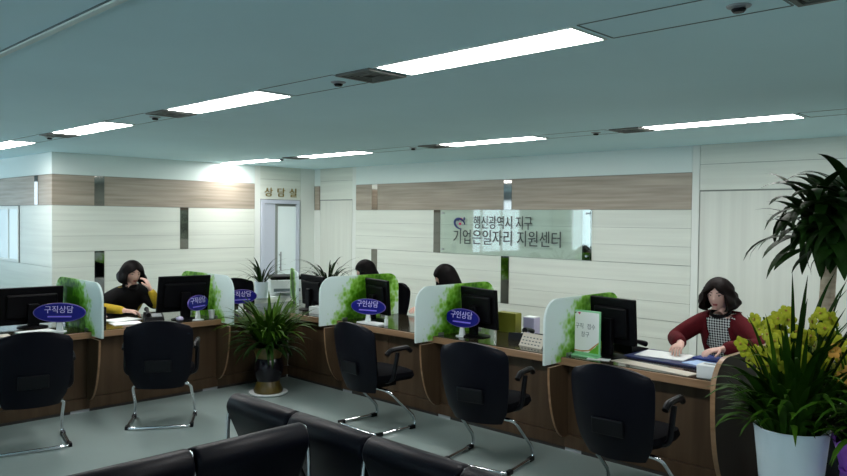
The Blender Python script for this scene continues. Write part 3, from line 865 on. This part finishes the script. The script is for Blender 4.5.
person('seated woman in dark red cardigan and check blouse, working behind the blue desk pad', (-2.27, 5.74, .545), math.pi,
       (-2.29, 5.54, 1.15), R(4), R(-8), {1: (-2.585, 5.45, .80), -1: (-1.95, 5.45, .81)}, {1: (-2.425, 5.21, .805), -1: (-2.13, 5.20, .80)},
       {1: ((.15, -.9, -.25), (.1, -.2, -1), .6, -1), -1: ((-.5, -.8, -.1), (0, 0, -1), .4, 1)},
       dict(zbot=-.108, width=1.50, open_bottom=45, hairline=.072, material='hair_brown', wave=.11, seed=3), outfit_red)
person('seated woman in black over yellow sleeves, resting her cheek on one hand, writing', (-7.60, 3.30, .545), R(-90),
       (-7.36, 3.325, 1.115), R(0), R(-13), {1: (-7.34, 2.97, .80), -1: (-7.17, 3.52, .78)}, {1: (-7.07, 3.14, .775), -1: (-7.20, 3.435, .965)},
       {1: ((.3, .85, -.12), (.2, 0, -1), .7, -1), -1: ((-.30, -.28, .9), (-.6, -.6, -.3), .6, 1)},
       dict(zbot=-.10, width=1.46, open_bottom=50, hairline=.070, wave=.07, seed=5), outfit_yellow)
person('seated dark-haired woman whose head shows above the first divider of the back counter', (-6.62, 6.02, .54), math.pi,
       (-6.65, 5.84, 1.075), R(-30), R(-14), {1: (-6.95, 5.75, .78), -1: (-6.28, 5.75, .78)}, {1: (-6.75, 5.42, .775), -1: (-6.48, 5.42, .775)},
       {1: ((.3, -.9, -.1), (0, 0, -1), .5, -1), -1: ((-.3, -.9, -.1), (0, 0, -1), .5, 1)},
       dict(zbot=-.17, width=1.30, open_bottom=44, hairline=.055, wave=.02, seed=8), outfit_dark)
person('seated dark-haired woman bowing her head above the middle divider of the back counter', (-5.30, 6.06, .54), math.pi,
       (-5.38, 5.86, 1.085), R(-35), R(-16), {1: (-5.55, 5.82, .80), -1: (-4.98, 5.76, .78)}, {1: (-5.42, 5.49, .775), -1: (-5.18, 5.42, .775)},
       {1: ((.3, -.9, -.1), (0, 0, -1), .5, -1), -1: ((-.3, -.9, -.1), (0, 0, -1), .5, 1)},
       dict(zbot=-.19, width=1.36, open_bottom=44, hairline=.050, wave=.02, seed=9), outfit_dark)

# ================================================================== STAFF CHAIRS
def office_chair(label, loc, rz, top=.98):
    """sitter faces local +y"""
    t = thing('office_chair', label, 'chair', loc, rz, 'black staff chairs behind the counters')
    b = MB()
    for i in range(5):
        a = R(72*i+18); c, s = math.cos(a), math.sin(a)
        b.tube([(0, 0, .09), (.14*c, .14*s, .085), (.27*c, .27*s, .065)], [.024, .02, .014], 8)
    b.lathe([(.03, .07), (.03, .2), (.022, .2), (.022, .37), (.001, .37)], 14); b.build('base', 'black_plastic', t, smooth=True)
    for i in range(5):
        a = R(72*i+18)
        MB().lathe([(.001, -.02), (.024, -.02), (.028, -.014), (.028, .014), (.024, .02), (.001, .02)], 14).build('caster', 'black_plastic', t, smooth=True, loc=(.27*math.cos(a), .27*math.sin(a), .028), rot=(R(90), 0, a))
    rg = []
    for zz, ins in ((.365, .05), (.37, .01), (.40, 0), (.425, .012), (.432, .05)):
        ring = []
        for i in range(28):
            a = 2*math.pi*i/28; c, s = math.cos(a), math.sin(a)
            ring.append((math.copysign(abs(c)**.5, c)*(.235-ins), math.copysign(abs(s)**.5, s)*(.225-ins)+.01, zz))
        rg.append(ring)
    MB().rings(rg).build('seat', 'black_fabric', t, smooth=True)
    MB().rings(back_shell(-.20, .026, .47, .52, top)).build('backrest', 'black_fabric', t, smooth=True)
    MB().tube(fillet([(0, -.05, .35), (0, -.29, .36), (0, -.30, .70)], .08), .022, 8).build('back_bracket', 'black_plastic', t, smooth=True)
    return t
office_chair('empty black office chair pushed under the back counter right of the first oval sign', (-5.80, 5.30, 0), math.pi, 1.0)
office_chair('empty black office chair behind the left counter close to the corner, behind a divider', (-7.50, 4.82, 0), R(-80), .97)
office_chair('black office chair under the woman in the dark red cardigan', (-2.27, 5.78, 0), math.pi, .82)
office_chair('black office chair under the woman with yellow sleeves', (-7.64, 3.30, 0), R(-90), .80)
office_chair('black office chair under the woman seen above the first divider', (-6.62, 6.06, 0), math.pi, .82)
office_chair('black office chair under the woman bowing her head', (-5.30, 6.10, 0), math.pi, .82)

# ================================================================== ON THE WORKTOPS
def monitor(label, a, b_, zt, tilt=4, zb=None):
    """a, b_: left and right end of the panel as the visitor sees its back"""
    a, b_ = Vector((*a, 0)), Vector((*b_, 0)); w = (b_-a).length; c = (a+b_)/2; d = b_-a
    rz = math.atan2(d.y, d.x)
    t = thing('monitor', label, 'monitor', (c.x, c.y, ZT), rz, 'black computer monitors on the counters')
    h = (zb or .335); zc = zt-ZT-h/2
    mt = Matrix.Translation((0, 0, zc)) @ Matrix.Rotation(R(tilt), 4, 'X')
    p = MB(); p.box(-w/2, w/2, -.012, .018, -h/2, h/2, .006); p.box(-w/2+.05, w/2-.05, -.040, -.010, -h/2+.05, h/2-.06, .016)
    p.build('housing', 'monitor_black', t, mtx=mt)
    MB().box(-w/2+.014, w/2-.014, .0175, .0195, -h/2+.018, h/2-.014).build('screen', 'screen', t, mtx=mt)
    MB().box(-.022, .022, -.0425, -.0395, -.004, .012, .001).build('badge', 'grey_plastic', t, mtx=mt)
    MB().box(-.045, .045, -.075, -.035, .012, zc+.02, .008).build('stand', 'monitor_black', t)
    MB().lathe([(.001, 0), (.125, 0), (.125, .006), (.10, .012), (.04, .020), (.001, .020)], 28).build('foot', 'monitor_black', t, smooth=True, loc=(0, -.03, 0))
    return t
monitor('black monitor back beside the framed notice, nearest the red cardigan woman', (-2.985, 4.90), (-2.585, 4.83), 1.135)
monitor('black monitor back right of the oval sign on the middle divider', (-4.285, 4.90), (-3.82, 4.80), 1.115)
monitor('black monitor back behind the oval sign at the first divider of the back counter', (-5.575, 4.92), (-5.145, 4.82), 1.105)
monitor('black monitor back in the corner behind the floor plant', (-6.73, 4.98), (-6.20, 4.88), 1.075)
monitor('black wide monitor back in front of the yellow-sleeved woman, tilted back', (-6.70, 3.27), (-6.62, 3.765), 1.13, 14, .36)
t = monitor('black wide monitor back furthest from the corner, with a white label strip', (-7.08, 2.02), (-7.04, 2.535), 1.06, 4, .33)
MB().box(-.235, -.10, -.0148, -.0122, .105, .128).build('label_strip', 'paper', t, loc=(0, 0, .19))

def oval_sign(word, label, loc, rz, zc=.155, w=.40, h=.165, tilt=-6):
    t = thing('oval_desk_sign', label, 'sign', (loc[0], loc[1], ZT), rz, 'blue oval signs on the counters')
    def ell(a, b_, y0, y1):
        n = 48; return [[(a*q*math.cos(2*math.pi*i/n), y, b_*q*math.sin(2*math.pi*i/n)) for i in range(n)] for q, y in ((.985, y0), (1, y0+(y1-y0)*.25), (1, y0+(y1-y0)*.75), (.985, y1))]
    mt = Matrix.Translation((0, 0, zc)) @ Matrix.Rotation(R(tilt), 4, 'X')
    MB().rings(ell(w/2, h/2, -.006, .006)).build('sign_rim', 'sign_rim', t, mtx=mt)
    o = MB().rings(ell(w/2-.006, h/2-.006, -.0085, .003)).build('sign_face', 'blue_sign', t, mtx=mt)
    lettering('lettering', word, .066, 'sign_letter', t, mt @ Matrix.Translation((-.005, -.0095, .022)) @ FACE_FRONT, .001, .98)
    MB().box(-.095, .10, -.0105, -.0085, -.040, -.028, .001).build('underline', 'sign_letter_small', t, mtx=mt)
    MB().rings([[(x*.028, y*.012, 0.004) for x, y in ((-1, -1), (1, -1), (1, 1), (-1, 1))], [(x*.016, y*.008, zc-h/2+.012) for x, y in ((-1, -1), (1, -1), (1, 1), (-1, 1))]]).build('stem', 'white_plastic', t)
    MB().lathe([(.001, 0), (.055, 0), (.055, .006), (.03, .010), (.001, .010)], 24).build('foot', 'white_plastic', t, smooth=True)
oval_sign('구직상담', 'blue oval sign in front of the monitor furthest from the corner', (-6.61, 2.355), R(51), .163, .43, .165)
oval_sign('구직상담', 'blue oval sign turned aside before the tilted monitor, left counter', (-6.50, 3.58), R(116), .165, .32, .15)
oval_sign('구인상담', 'blue oval sign nearest the corner plant on the back counter', (-5.27, 4.67), R(17), .155, .385, .15)
oval_sign('구인상담', 'blue oval sign at the middle divider of the back counter', (-4.14, 4.735), R(2), .155, .37, .16)
oval_sign('구직상담', 'blue oval sign half hidden behind the divider by the corner plant', (-6.85, 4.27), R(80), .15, .36, .15)

# framed acrylic notice
t = thing('framed_notice', 'upright acrylic-framed paper notice with green edges on the back counter', 'notice', (-2.93, 4.73, ZT), R(-2))
MB().box(-.128, .128, -.004, .004, .012, .335, .002).build('acrylic_frame', 'acrylic_edge', t)
MB().box(-.115, .115, -.0055, -.0042, .026, .322).build('paper_sheet', 'paper', t)
for xx, wd in ((-.05, '구직'), (.05, '접수')): lettering('lettering', wd, .044, 'ink_grey', t, Matrix.Translation((xx, -.0058, .215)) @ FACE_FRONT, .0005, .9)
lettering('lettering', '창구', .044, 'ink_grey', t, Matrix.Translation((0, -.0058, .155)) @ FACE_FRONT, .0005, .9)
b = MB().use('ink'); b.prism([(-.112, .318), (-.112, .300), (-.09, .304), (-.07, .318)], -.0062, -.0056, 'y'); b.use('red_ink'); b.prism([(-.07, .318), (-.05, .300), (-.04, .318)], -.0062, -.0056, 'y'); b.build('corner_emblem', None, t)
b = MB().use('green_print'); b.prism([(.115, .026), (.115, .105), (.085, .07), (.05, .045), (.03, .026)], -.0062, -.0056, 'y')
b.use('orange_print'); b.prism([(-.115, .030), (-.115, .040), (-.04, .036), (.03, .046), (.115, .112), (.115, .104), (.05, .043), (-.02, .028)], -.0060, -.0054, 'y')
b.build('print', None, t)
MB().box(-.135, .135, -.07, .05, 0, .012, .003).build('base', 'acrylic_edge', t)

def sheet(name, label, cat, c, w, d, rz, m, z=ZT, th=.004, group=None):
    o = MB().box(-w/2, w/2, -d/2, d/2, 0, th).build(name, m, None, loc=(c[0], c[1], z+.0006), rot=(0, 0, rz)); tag(o, label, cat, group); return o
# red cardigan bay
o = MB().box(-.33, .33, -.20, .20, 0, .014, .004).build('desk_pad', 'navy', None, loc=(-2.38, 5.08, ZT+.0005), rot=(0, 0, R(-3))); tag(o, 'large navy blue desk pad in front of the red cardigan woman', 'desk pad')
zp = ZT+.0155
sheet('paper_sheet', 'white papers under the hand of the red cardigan woman', 'paper', (-2.49, 5.10), .36, .27, R(6), 'paper', zp)
sheet('paper_sheet', 'pale blue paper on the near edge of the navy desk pad', 'paper', (-2.16, 4.98), .21, .17, R(-12), 'paper_blue', zp)
o = MB().box(-.12, .12, -.085, .085, 0, .014, .003).build('notebook', 'blue_book', None, loc=(-2.17, 5.20, zp), rot=(0, 0, R(-6))); tag(o, 'closed blue notebook before the check blouse of the red cardigan woman', 'notebook')
sheet('paper_sheet', 'long pinkish white paper strip along the wooden edge under the desk pad', 'paper', (-2.38, 4.70), .62, .12, R(-10), 'paper_cream')
sheet('paper_sheet', 'crumpled white note beside the foot of the monitor nearest the red cardigan', 'paper', (-2.79, 4.69), .16, .11, R(20), 'paper')
t = thing('tissue_box', 'small white box at the end of the back counter by the dark panel', 'box', (-1.965, 4.655, ZT), R(2))
MB().box(-.07, .07, -.055, .055, 0, .085, .006).build('carton', 'white_plastic', t)
MB().box(-.04, .04, -.012, .012, .084, .0862, .0005).build('slot', 'ink_grey', t)
def phone(label, loc, rz):
    t = thing('desk_phone', label, 'telephone', (loc[0], loc[1], ZT), rz, 'black desk telephones on the counters')
    MB().rings([[(-.09, -.10, 0), (.09, -.10, 0), (.09, .10, 0), (-.09, .10, 0)], [(-.085, -.095, .025), (.085, -.095, .025), (.085, .095, .06), (-.085, .095, .06)]]).build('phone_base', 'black_plastic', t)
    MB().tube(fillet([(-.06, -.10, .055), (-.06, -.08, .075), (-.06, .09, .10), (-.06, .11, .08)], .03), [.024]+[.018]*10+[.024]+[.020]*0, 10).build('handset', 'black_plastic', t, smooth=True) if False else MB().tube([(-.055, -.10, .052), (-.055, -.07, .062), (-.055, 0, .080), (-.055, .07, .088), (-.055, .10, .086)], [.022, .020, .015, .020, .024], 10).build('handset', 'black_plastic', t, smooth=True)
    MB().box(-.02, .07, -.07, .03, .0, .006, .001).build('keypad', 'grey_plastic', t, mtx=Matrix.Translation((0, 0, .039)) @ Matrix.Rotation(math.atan2(.035, .19), 4, 'X'))
phone('black desk telephone beside the monitor nearest the red cardigan', (-2.80, 5.17), math.pi-.2)
phone('black desk telephone right of the middle bay monitor, back counter', (-3.72, 5.02), math.pi+.3)
phone('black desk telephone in the bay of the first oval sign, back counter', (-4.75, 5.02), math.pi+.2)
phone('black desk telephone by the papers of the yellow-sleeved woman', (-6.84, 3.30), R(70))
def keyboard(label, loc, rz):
    t = thing('keyboard', label, 'keyboard', (loc[0], loc[1], ZT), rz, 'black keyboards on the counters')
    MB().box(-.21, .21, -.07, .07, 0, .016, .004).build('keyboard_tray', 'black_plastic', t)
    b = MB()
    for i in range(14):
        for j in range(5): b.box(-.198+i*.0285, -.198+i*.0285+.023, -.06+j*.0245, -.06+j*.0245+.019, .015, .021)
    b.build('keys', 'monitor_black', t)
keyboard('black keyboard in the empty middle bay of the back counter', (-3.53, 5.20), R(8))
keyboard('black keyboard behind the first oval sign bay', (-4.80, 5.23), R(-6))
keyboard('black keyboard beside the monitor furthest from the corner', (-7.02, 1.72), R(88))
# desk calendar
t = thing('desk_calendar', 'white tent desk calendar near the framed notice on the back counter', 'calendar', (-3.42, 4.78, ZT), R(-8))
b = MB(); b.rings([[(-.12, -.055, .0), (-.12, -.052, .0), (-.12, .002, .095), (-.12, 0, .098)], [(.12, -.055, 0), (.12, -.052, 0), (.12, .002, .095), (.12, 0, .098)]]).build('front_leaf', 'paper_cream', t)
MB().rings([[(-.12, .055, .0), (-.12, .052, .0), (-.12, -.002, .095), (-.12, 0, .098)], [(.12, .055, 0), (.12, .052, 0), (.12, -.002, .095), (.12, 0, .098)]]).build('back_leaf', 'paper_cream', t)
b = MB()
for j in range(3):
    for i in range(6): b.box(-.10+i*.035, -.10+i*.035+.018, -.0005, .0005, -.008, .008) if False else b.box(-.10+i*.035, -.082+i*.035, -.0475+j*.013, -.0465+j*.013, .016+j*.0235, .024+j*.0235)
b.build('date_marks', 'ink_grey', t)
# olive box file and pale file
t = thing('file_box', 'olive green file box standing in the empty middle bay of the back counter', 'box', (-4.03, 5.24, ZT), R(4))
MB().box(-.10, .10, -.05, .05, 0, .165, .004).build('box_shell', 'olive', t); MB().box(-.098, .098, -.048, .048, .165, .172, .001).build('lid', 'olive', t)
t = thing('file_box', 'pale violet file box next to the olive green file box', 'box', (-3.80, 5.26, ZT), R(4))
MB().box(-.055, .055, -.05, .05, 0, .15, .004).build('box_shell', 'violet_white', t); MB().box(-.053, .053, -.048, .048, .15, .156, .001).build('lid', 'paper', t)
# first bay
sheet('paper_sheet', 'white leaflets under the oval sign nearest the corner plant', 'paper', (-5.20, 4.66), .30, .12, R(3), 'paper', th=.012)
t = thing('small_bottle', 'small white bottle beside the oval sign nearest the corner plant', 'bottle', (-5.03, 4.68, ZT))
MB().lathe([(.001, 0), (.017, 0), (.018, .004), (.018, .055), (.010, .066), (.010, .07), (.001, .07)], 18).build('bottle_body', 'white_plastic', t, smooth=True)
MB().lathe([(.012, .068), (.012, .088), (.001, .09)], 16, cap0=True).build('cap', 'white_plastic', t, smooth=True)
t = thing('carton', 'small white carton by the corner monitor behind the floor plant', 'box', (-6.13, 4.74, ZT), R(12))
MB().box(-.075, .075, -.06, .06, 0, .075, .004).build('carton_body', 'white_plastic', t); MB().box(-.075, .075, -.004, .004, .0745, .0765).build('flap_seam', 'grey_plastic', t)
# left counter
for c, w, d, rz, lb in (((-6.98, 3.05), .21, .30, R(14), 'white form lying under the writing hand of the yellow-sleeved woman'), ((-6.72, 2.98), .20, .26, R(-8), 'white form near the wooden edge before the yellow-sleeved woman')):
    sheet('paper_sheet', lb, 'paper', c, w, d, rz, 'paper')
o = MB().box(-.012, .012, -.10, .10, 0, .16, .004).build('document_holder', 'black_plastic', None, loc=(-6.80, 2.72, ZT+.001), rot=(0, R(-12), R(-25)))
tag(o, 'black document holder leaning by the left divider, beside the white forms', 'holder')
sheet('paper_sheet', 'white papers on the left counter under the furthest oval sign', 'paper', (-6.70, 2.20), .18, .28, R(5), 'paper', th=.008)
sheet('paper_sheet', 'grey-white leaflet at the far left end of the left counter', 'paper', (-6.66, 1.86), .16, .24, R(-4), 'paper_cream', th=.006)
t = thing('computer_mouse', 'pale computer mouse under the tilted monitor on the left counter', 'mouse', (-6.55, 3.42, ZT), R(80))
MB().ball((0, 0, .012), .034, .055, .022, 18, 10).build('mouse_shell', 'violet_white', t, smooth='all', mtx=Matrix.Translation((0, 0, .010)))
MB().box(-.003, .003, .012, .034, .0385, .0435, .001).build('wheel', 'grey_plastic', t)
t = thing('paper_cup', 'small white paper cup beside the turned oval sign on the left counter', 'cup', (-6.55, 3.755, ZT))
MB().lathe([(.001, 0), (.024, 0), (.033, .075), (.036, .078), (.030, .078), (.022, .006), (.001, .006)], 20).build('cup_wall', 'white_plastic', t, smooth=True)

# ================================================================== CORNER STORAGE, PRINTER
t = thing('storage_cabinet', 'low white storage cabinet under the printer in the corner', 'cabinet', (-8.05, 5.42, 0), R(90))
MB().box(-.62, .62, -.24, .24, .05, .70, .004).box(-.60, .60, -.22, .22, 0, .05).build('carcass', 'white_plastic', t)
for sx in (-1, 1):
    dd = MB().box(-.30, .30, -.012, 0, -.30, .30, .003).build('door', 'trim_white', t, loc=(sx*.31, -.24, .375)); MB().box(-.008, .008, -.03, -.012, -.06, .06, .003).build('handle', 'steel', dd, loc=(-sx*.26, 0, .1))
t = thing('printer', 'white office printer with dark lid behind the corner plant', 'printer', (-8.02, 5.66, .7005), R(62))
MB().box(-.21, .21, -.20, .20, 0, .20, .012).build('printer_body', 'white_plastic', t); MB().box(-.205, .205, -.195, .195, .2005, .245, .012).build('lid', 'monitor_black', t)
MB().box(-.17, .17, -.205, -.199, .05, .09, .002).build('output_slot', 'ink_grey', t); MB().box(-.14, .14, -.30, -.20, .04, .05, .003).build('paper_tray', 'grey_plastic', t)
dv = divider((-6.86, 5.02, .668), R(149), 'frosted leaf-print divider set slantwise in the corner, seen nearly edge-on')
dv.scale = (1, 1, .86)

# ================================================================== PLANTS
def pot(parent, prof, material, name='pot', n=36): return MB().lathe(prof, n).build(name, material, parent, smooth=True)
def foliage(parent, n, base_r, z0, lmin, lmax, wmin, wmax, emin, emax, droop, material, seed, name='foliage', az0=0, az1=360, zj=.02, limit=None):
    rnd = random.Random(seed); b = MB()
    for i in range(n):
        az = R(rnd.uniform(az0, az1)); rr = base_r*math.sqrt(rnd.random())
        az2 = az+rnd.uniform(-.3, .3); el = R(rnd.uniform(emin, emax)); ln = rnd.uniform(lmin, lmax)
        if limit is not None and limit[1] < math.degrees(az2) % 360 < limit[2]:   # keep clear of the panel beside the pot
            reach = -rr*math.cos(az)-ln*.8*math.cos(az2)
            if reach > limit[0]: ln *= max(.35, limit[0]/reach*.9)
        b.leaf((rr*math.cos(az), rr*math.sin(az), z0+rnd.uniform(0, zj)), az2, el, ln, rnd.uniform(wmin, wmax), rnd.uniform(*droop), n=9)
    return b.build(name, material, parent, smooth='all', fix=False)
# floor plant by the corner
t = thing('potted_plant', 'bushy green plant in a tall two-tone glazed pot where the counters meet', 'potted plant', (-6.02, 4.06, 0))
MB().lathe([(.001, 0), (.17, 0), (.185, .012), (.185, .022), (.165, .02), (.001, .016)], 36).build('saucer', 'white_plastic', t, smooth=True)
pot(t, [(.001, .02), (.135, .02), (.14, .04), (.115, .10), (.105, .13)], 'pot_glaze_gold', 'pot_base')
pot(t, [(.105, .13), (.118, .16), (.140, .22), (.142, .27), (.128, .33), (.118, .35)], 'pot_glaze_dark', 'pot_belly')
pot(t, [(.118, .35), (.125, .38), (.145, .44), (.150, .455), (.138, .455), (.12, .42), (.001, .42)], 'pot_glaze_gold', 'pot_rim')
MB().lathe([(.001, .44), (.125, .44), (.001, .441)], 24).build('soil', 'soil', t)
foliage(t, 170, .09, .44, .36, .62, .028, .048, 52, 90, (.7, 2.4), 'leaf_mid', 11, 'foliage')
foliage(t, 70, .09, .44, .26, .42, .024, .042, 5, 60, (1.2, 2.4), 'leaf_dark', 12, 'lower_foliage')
# desk plants
t = thing('potted_plant', 'small spiky plant in a white pot on the storage cabinet by the corner door', 'potted plant', (-7.83, 5.17, .7005))
pot(t, [(.001, 0), (.075, 0), (.085, .19), (.09, .20), (.078, .20), (.07, .16), (.001, .16)], 'pot_white'); MB().lathe([(.001, .175), (.074, .175), (.001, .176)], 18).build('soil', 'soil', t)
foliage(t, 38, .05, .175, .24, .46, .016, .028, 35, 85, (.8, 2.2), 'leaf_dark', 21)
t = thing('potted_plant', 'arching thin-leaved plant behind the corner monitor', 'potted plant', (-6.60, 5.24, ZT))
pot(t, [(.001, 0), (.06, 0), (.075, .13), (.08, .135), (.068, .135), (.06, .11), (.001, .11)], 'pot_white'); MB().lathe([(.001, .12), (.066, .12), (.001, .121)], 18).build('soil', 'soil', t)
foliage(t, 34, .04, .12, .48, .66, .014, .024, 58, 86, (1.3, 2.6), 'leaf_dark', 22)

def blossom(mb_petal, mb_heart, c, facing, sz, rnd):
    f = Vector(facing).normalized(); a = f.orthogonal().normalized(); b_ = f.cross(a)
    ph = rnd.uniform(0, 6)
    for k_ in range(5):
        th = ph+2*math.pi*k_/5; d = a*math.cos(th)+b_*math.sin(th); s_ = f.cross(d)
        rows = []
        for i, (u, w) in enumerate(((.08, .14), (.42, .40), (.78, .40), (1.0, .14))):
            cc = Vector(c)+d*u*sz+f*(.10*math.sin(u*2.6))*sz
            rows.append([cc-s_*w*sz-f*.05*sz, cc+f*.03*sz, cc+s_*w*sz-f*.05*sz])
        vr = [[mb_petal.bm.verts.new(q) for q in r] for r in rows]
        for r0, r1 in zip(vr, vr[1:]):
            for i in range(2): mb_petal._f([r0[i], r0[i+1], r1[i+1], r1[i]])
    mb_heart.ball(Vector(c)+f*.10*sz-b_*.04*sz, .20*sz, n=8, m=5)
def orchid_spike(parent, base, top, n, sz, seed, petal='petal', lean=(0, -1, .2), low=.35):
    rnd = random.Random(seed); base, top = Vector(base), Vector(top)
    mid = base.lerp(top, .55)+Vector((0, 0, .06))
    pts = [base*(1-s)**2+mid*2*s*(1-s)+top*s*s for s in [i/14 for i in range(15)]]
    st = MB().tube(pts, .006, 6).build('flower_stem', 'leaf_orchid', parent, smooth='all')
    for i in range(n):
        s = low+(1-low)*i/max(1, n-1); p = base*(1-s)**2+mid*2*s*(1-s)+top*s*s
        az = rnd.uniform(0, 2*math.pi); off = Vector((math.cos(az), math.sin(az), rnd.uniform(-.3, .3)))*rnd.uniform(.03, .062)
        a, h = MB(), MB(); fc = (off.normalized()*.8+Vector(lean)*1.0)
        pb = MB().use(petal); hb = MB()
        blossom(pb, hb, p+off, fc, sz*rnd.uniform(.85, 1.1), rnd)
        o = pb.build('blossom', None, st, smooth='all', fix=False); me = hb.build('blossom_heart', 'petal_heart', st, smooth='all')
        # join heart into the blossom so a blossom is one sub-part
        b2 = bmesh.new(); b2.from_mesh(o.data); nf = len(b2.faces); b2.from_mesh(me.data); b2.faces.ensure_lookup_table()
        for f in b2.faces[nf:]: f.material_index = 1
        b2.to_mesh(o.data); b2.free(); o.data.materials.append(M['petal_heart'])
        dm = me.data; bpy.data.objects.remove(me); bpy.data.meshes.remove(dm)
# big white pot orchid
OX, OY = -1.36, 4.30
t = thing('potted_orchid', 'tall yellow-green orchid in a plain white tapered pot at the counter end', 'orchid', (OX, OY, 0))
pot(t, [(.001, 0), (.125, 0), (.132, .01), (.188, .56), (.192, .578), (.188, .585), (.180, .58), (.172, .50), (.001, .50)], 'pot_white', 'pot', 48)
MB().lathe([(.001, .515), (.172, .515), (.001, .516)], 30).build('soil', 'soil', t)
foliage(t, 230, .13, .53, .42, .80, .028, .046, 58, 90, (.6, 2.0), 'leaf_orchid', 31, 'leaves', limit=(.30, 95, 272))
foliage(t, 70, .15, .54, .30, .48, .026, .042, 42, 75, (1.2, 2.4), 'leaf_orchid', 32, 'lower_leaves', limit=(.30, 95, 272))
foliage(t, 26, .11, .53, .85, 1.02, .024, .036, 68, 88, (.3, 1.1), 'leaf_dark', 33, 'tall_leaves', limit=(.30, 95, 272))
sp = [((-.02, -.02), (-.16, .0, 1.17), 13, 41), ((-.05, 0), (-.06, -.05, 1.20), 14, 42), ((.02, -.03), (-.20, -.12, 1.05), 12, 43), ((.03, .02), (.03, -.08, 1.12), 13, 44), ((0, -.05), (-.09, -.14, 1.04), 13, 45), ((-.02, -.06), (-.02, -.16, 1.08), 12, 47), ((.05, .05), (.14, .02, 1.22), 10, 46)]
for (bx_, by_), tp, n, sd in sp:
    orchid_spike(t, (bx_, by_, .52), tp, n+1, .042, sd, 'petal', (-.1, -1, .05), .56)
# second orchid, purple wrapped pot at the frame edge
t = thing('potted_orchid', 'yellow-orange orchid in a crinkled purple foil wrap at the picture edge', 'orchid', (-.965, 4.34, 0))
rg = []
for z, r in ((0, .12), (.02, .135), (.15, .145), (.30, .16), (.42, .15), (.48, .165), (.55, .185), (.59, .195)):
    rg.append([(r*(1+.05*math.sin(i*2.1+z*9)+.035*math.sin(i*5.3))*math.cos(2*math.pi*i/40), r*(1+.05*math.sin(i*2.1+z*9)+.035*math.sin(i*5.3))*math.sin(2*math.pi*i/40), z+(.02*math.sin(i*1.7) if z > .54 else 0)) for i in range(40)])
MB().rings(rg, True, True, False).build('foil_wrap', 'purple_wrap', t, smooth='all')
MB().lathe([(.001, .42), (.14, .42), (.001, .421)], 24).build('soil', 'soil', t)
MB().tube([(.155*math.cos(a), .155*math.sin(a), .42) for a in [2*math.pi*i/30 for i in range(30)]], .012, 6, True).build('ribbon', 'purple_wrap', t, smooth='all')
foliage(t, 120, .10, .43, .50, .85, .024, .040, 55, 89, (1.0, 2.3), 'leaf_orchid', 51, 'leaves')
for (bx_, by_), tp, n, sd, pm in (((-.03, 0), (-.19, -.03, 1.16), 9, 61, 'petal'), ((0, -.03), (-.16, -.10, 1.04), 8, 62, 'petal_orange'), ((.03, 0), (-.04, -.05, 1.22), 8, 63, 'petal'), ((0, 0), (-.30, .05, 1.20), 8, 64, 'petal')):
    orchid_spike(t, (bx_, by_, .40), tp, n, .046, sd, pm, (-.3, -1, .05), .58)
# dracaena tree
t = thing('potted_tree', 'tall potted tree with a thick bare trunk and dark leafy crown', 'potted tree', (-1.48, 5.30, 0))
pot(t, [(.001, 0), (.15, 0), (.20, .36), (.205, .38), (.19, .38), (.18, .33), (.001, .33)], 'pot_glaze_dark', 'pot'); MB().lathe([(.001, .345), (.18, .345), (.001, .346)], 24).build('soil', 'soil', t)
tr = [(.0, 0, .33), (.005, 0, .7), (-.005, .01, 1.1), (.01, 0, 1.40), (.02, 0, 1.53)]
MB().tube(tr, [.055, .052, .048, .046, .05], 14).build('trunk', 'trunk', t, smooth='all')
for az, ln in ((200, .22), (330, .25), (80, .25), (140, .28), (270, .22), (20, .3)):
    a = R(az); MB().tube([(.02, 0, 1.49), (.02+.07*math.cos(a), .07*math.sin(a), 1.58), (.02+.12*math.cos(a), .12*math.sin(a), 1.52+ln)], [.022, .018, .012], 8).build('branch', 'trunk', t, smooth='all')
rnd = random.Random(77)
b = MB()
for az, ln in ((200, .22), (330, .25), (80, .25), (140, .28), (270, .22), (20, .3)):
    a = R(az); c = Vector((.02+.12*math.cos(a), .12*math.sin(a), 1.50+ln))
    for i in range(34):
        b.leaf(c+Vector((rnd.uniform(-.03, .03), rnd.uniform(-.03, .03), rnd.uniform(-.20, .13))), rnd.uniform(0, 6.28), R(rnd.uniform(-18, 62)), rnd.uniform(.28, .50), rnd.uniform(.060, .095), rnd.uniform(1.0, 2.4), n=8, fold=.15)
b.build('leaf_crown', 'leaf_dark', t, smooth='all', fix=False)
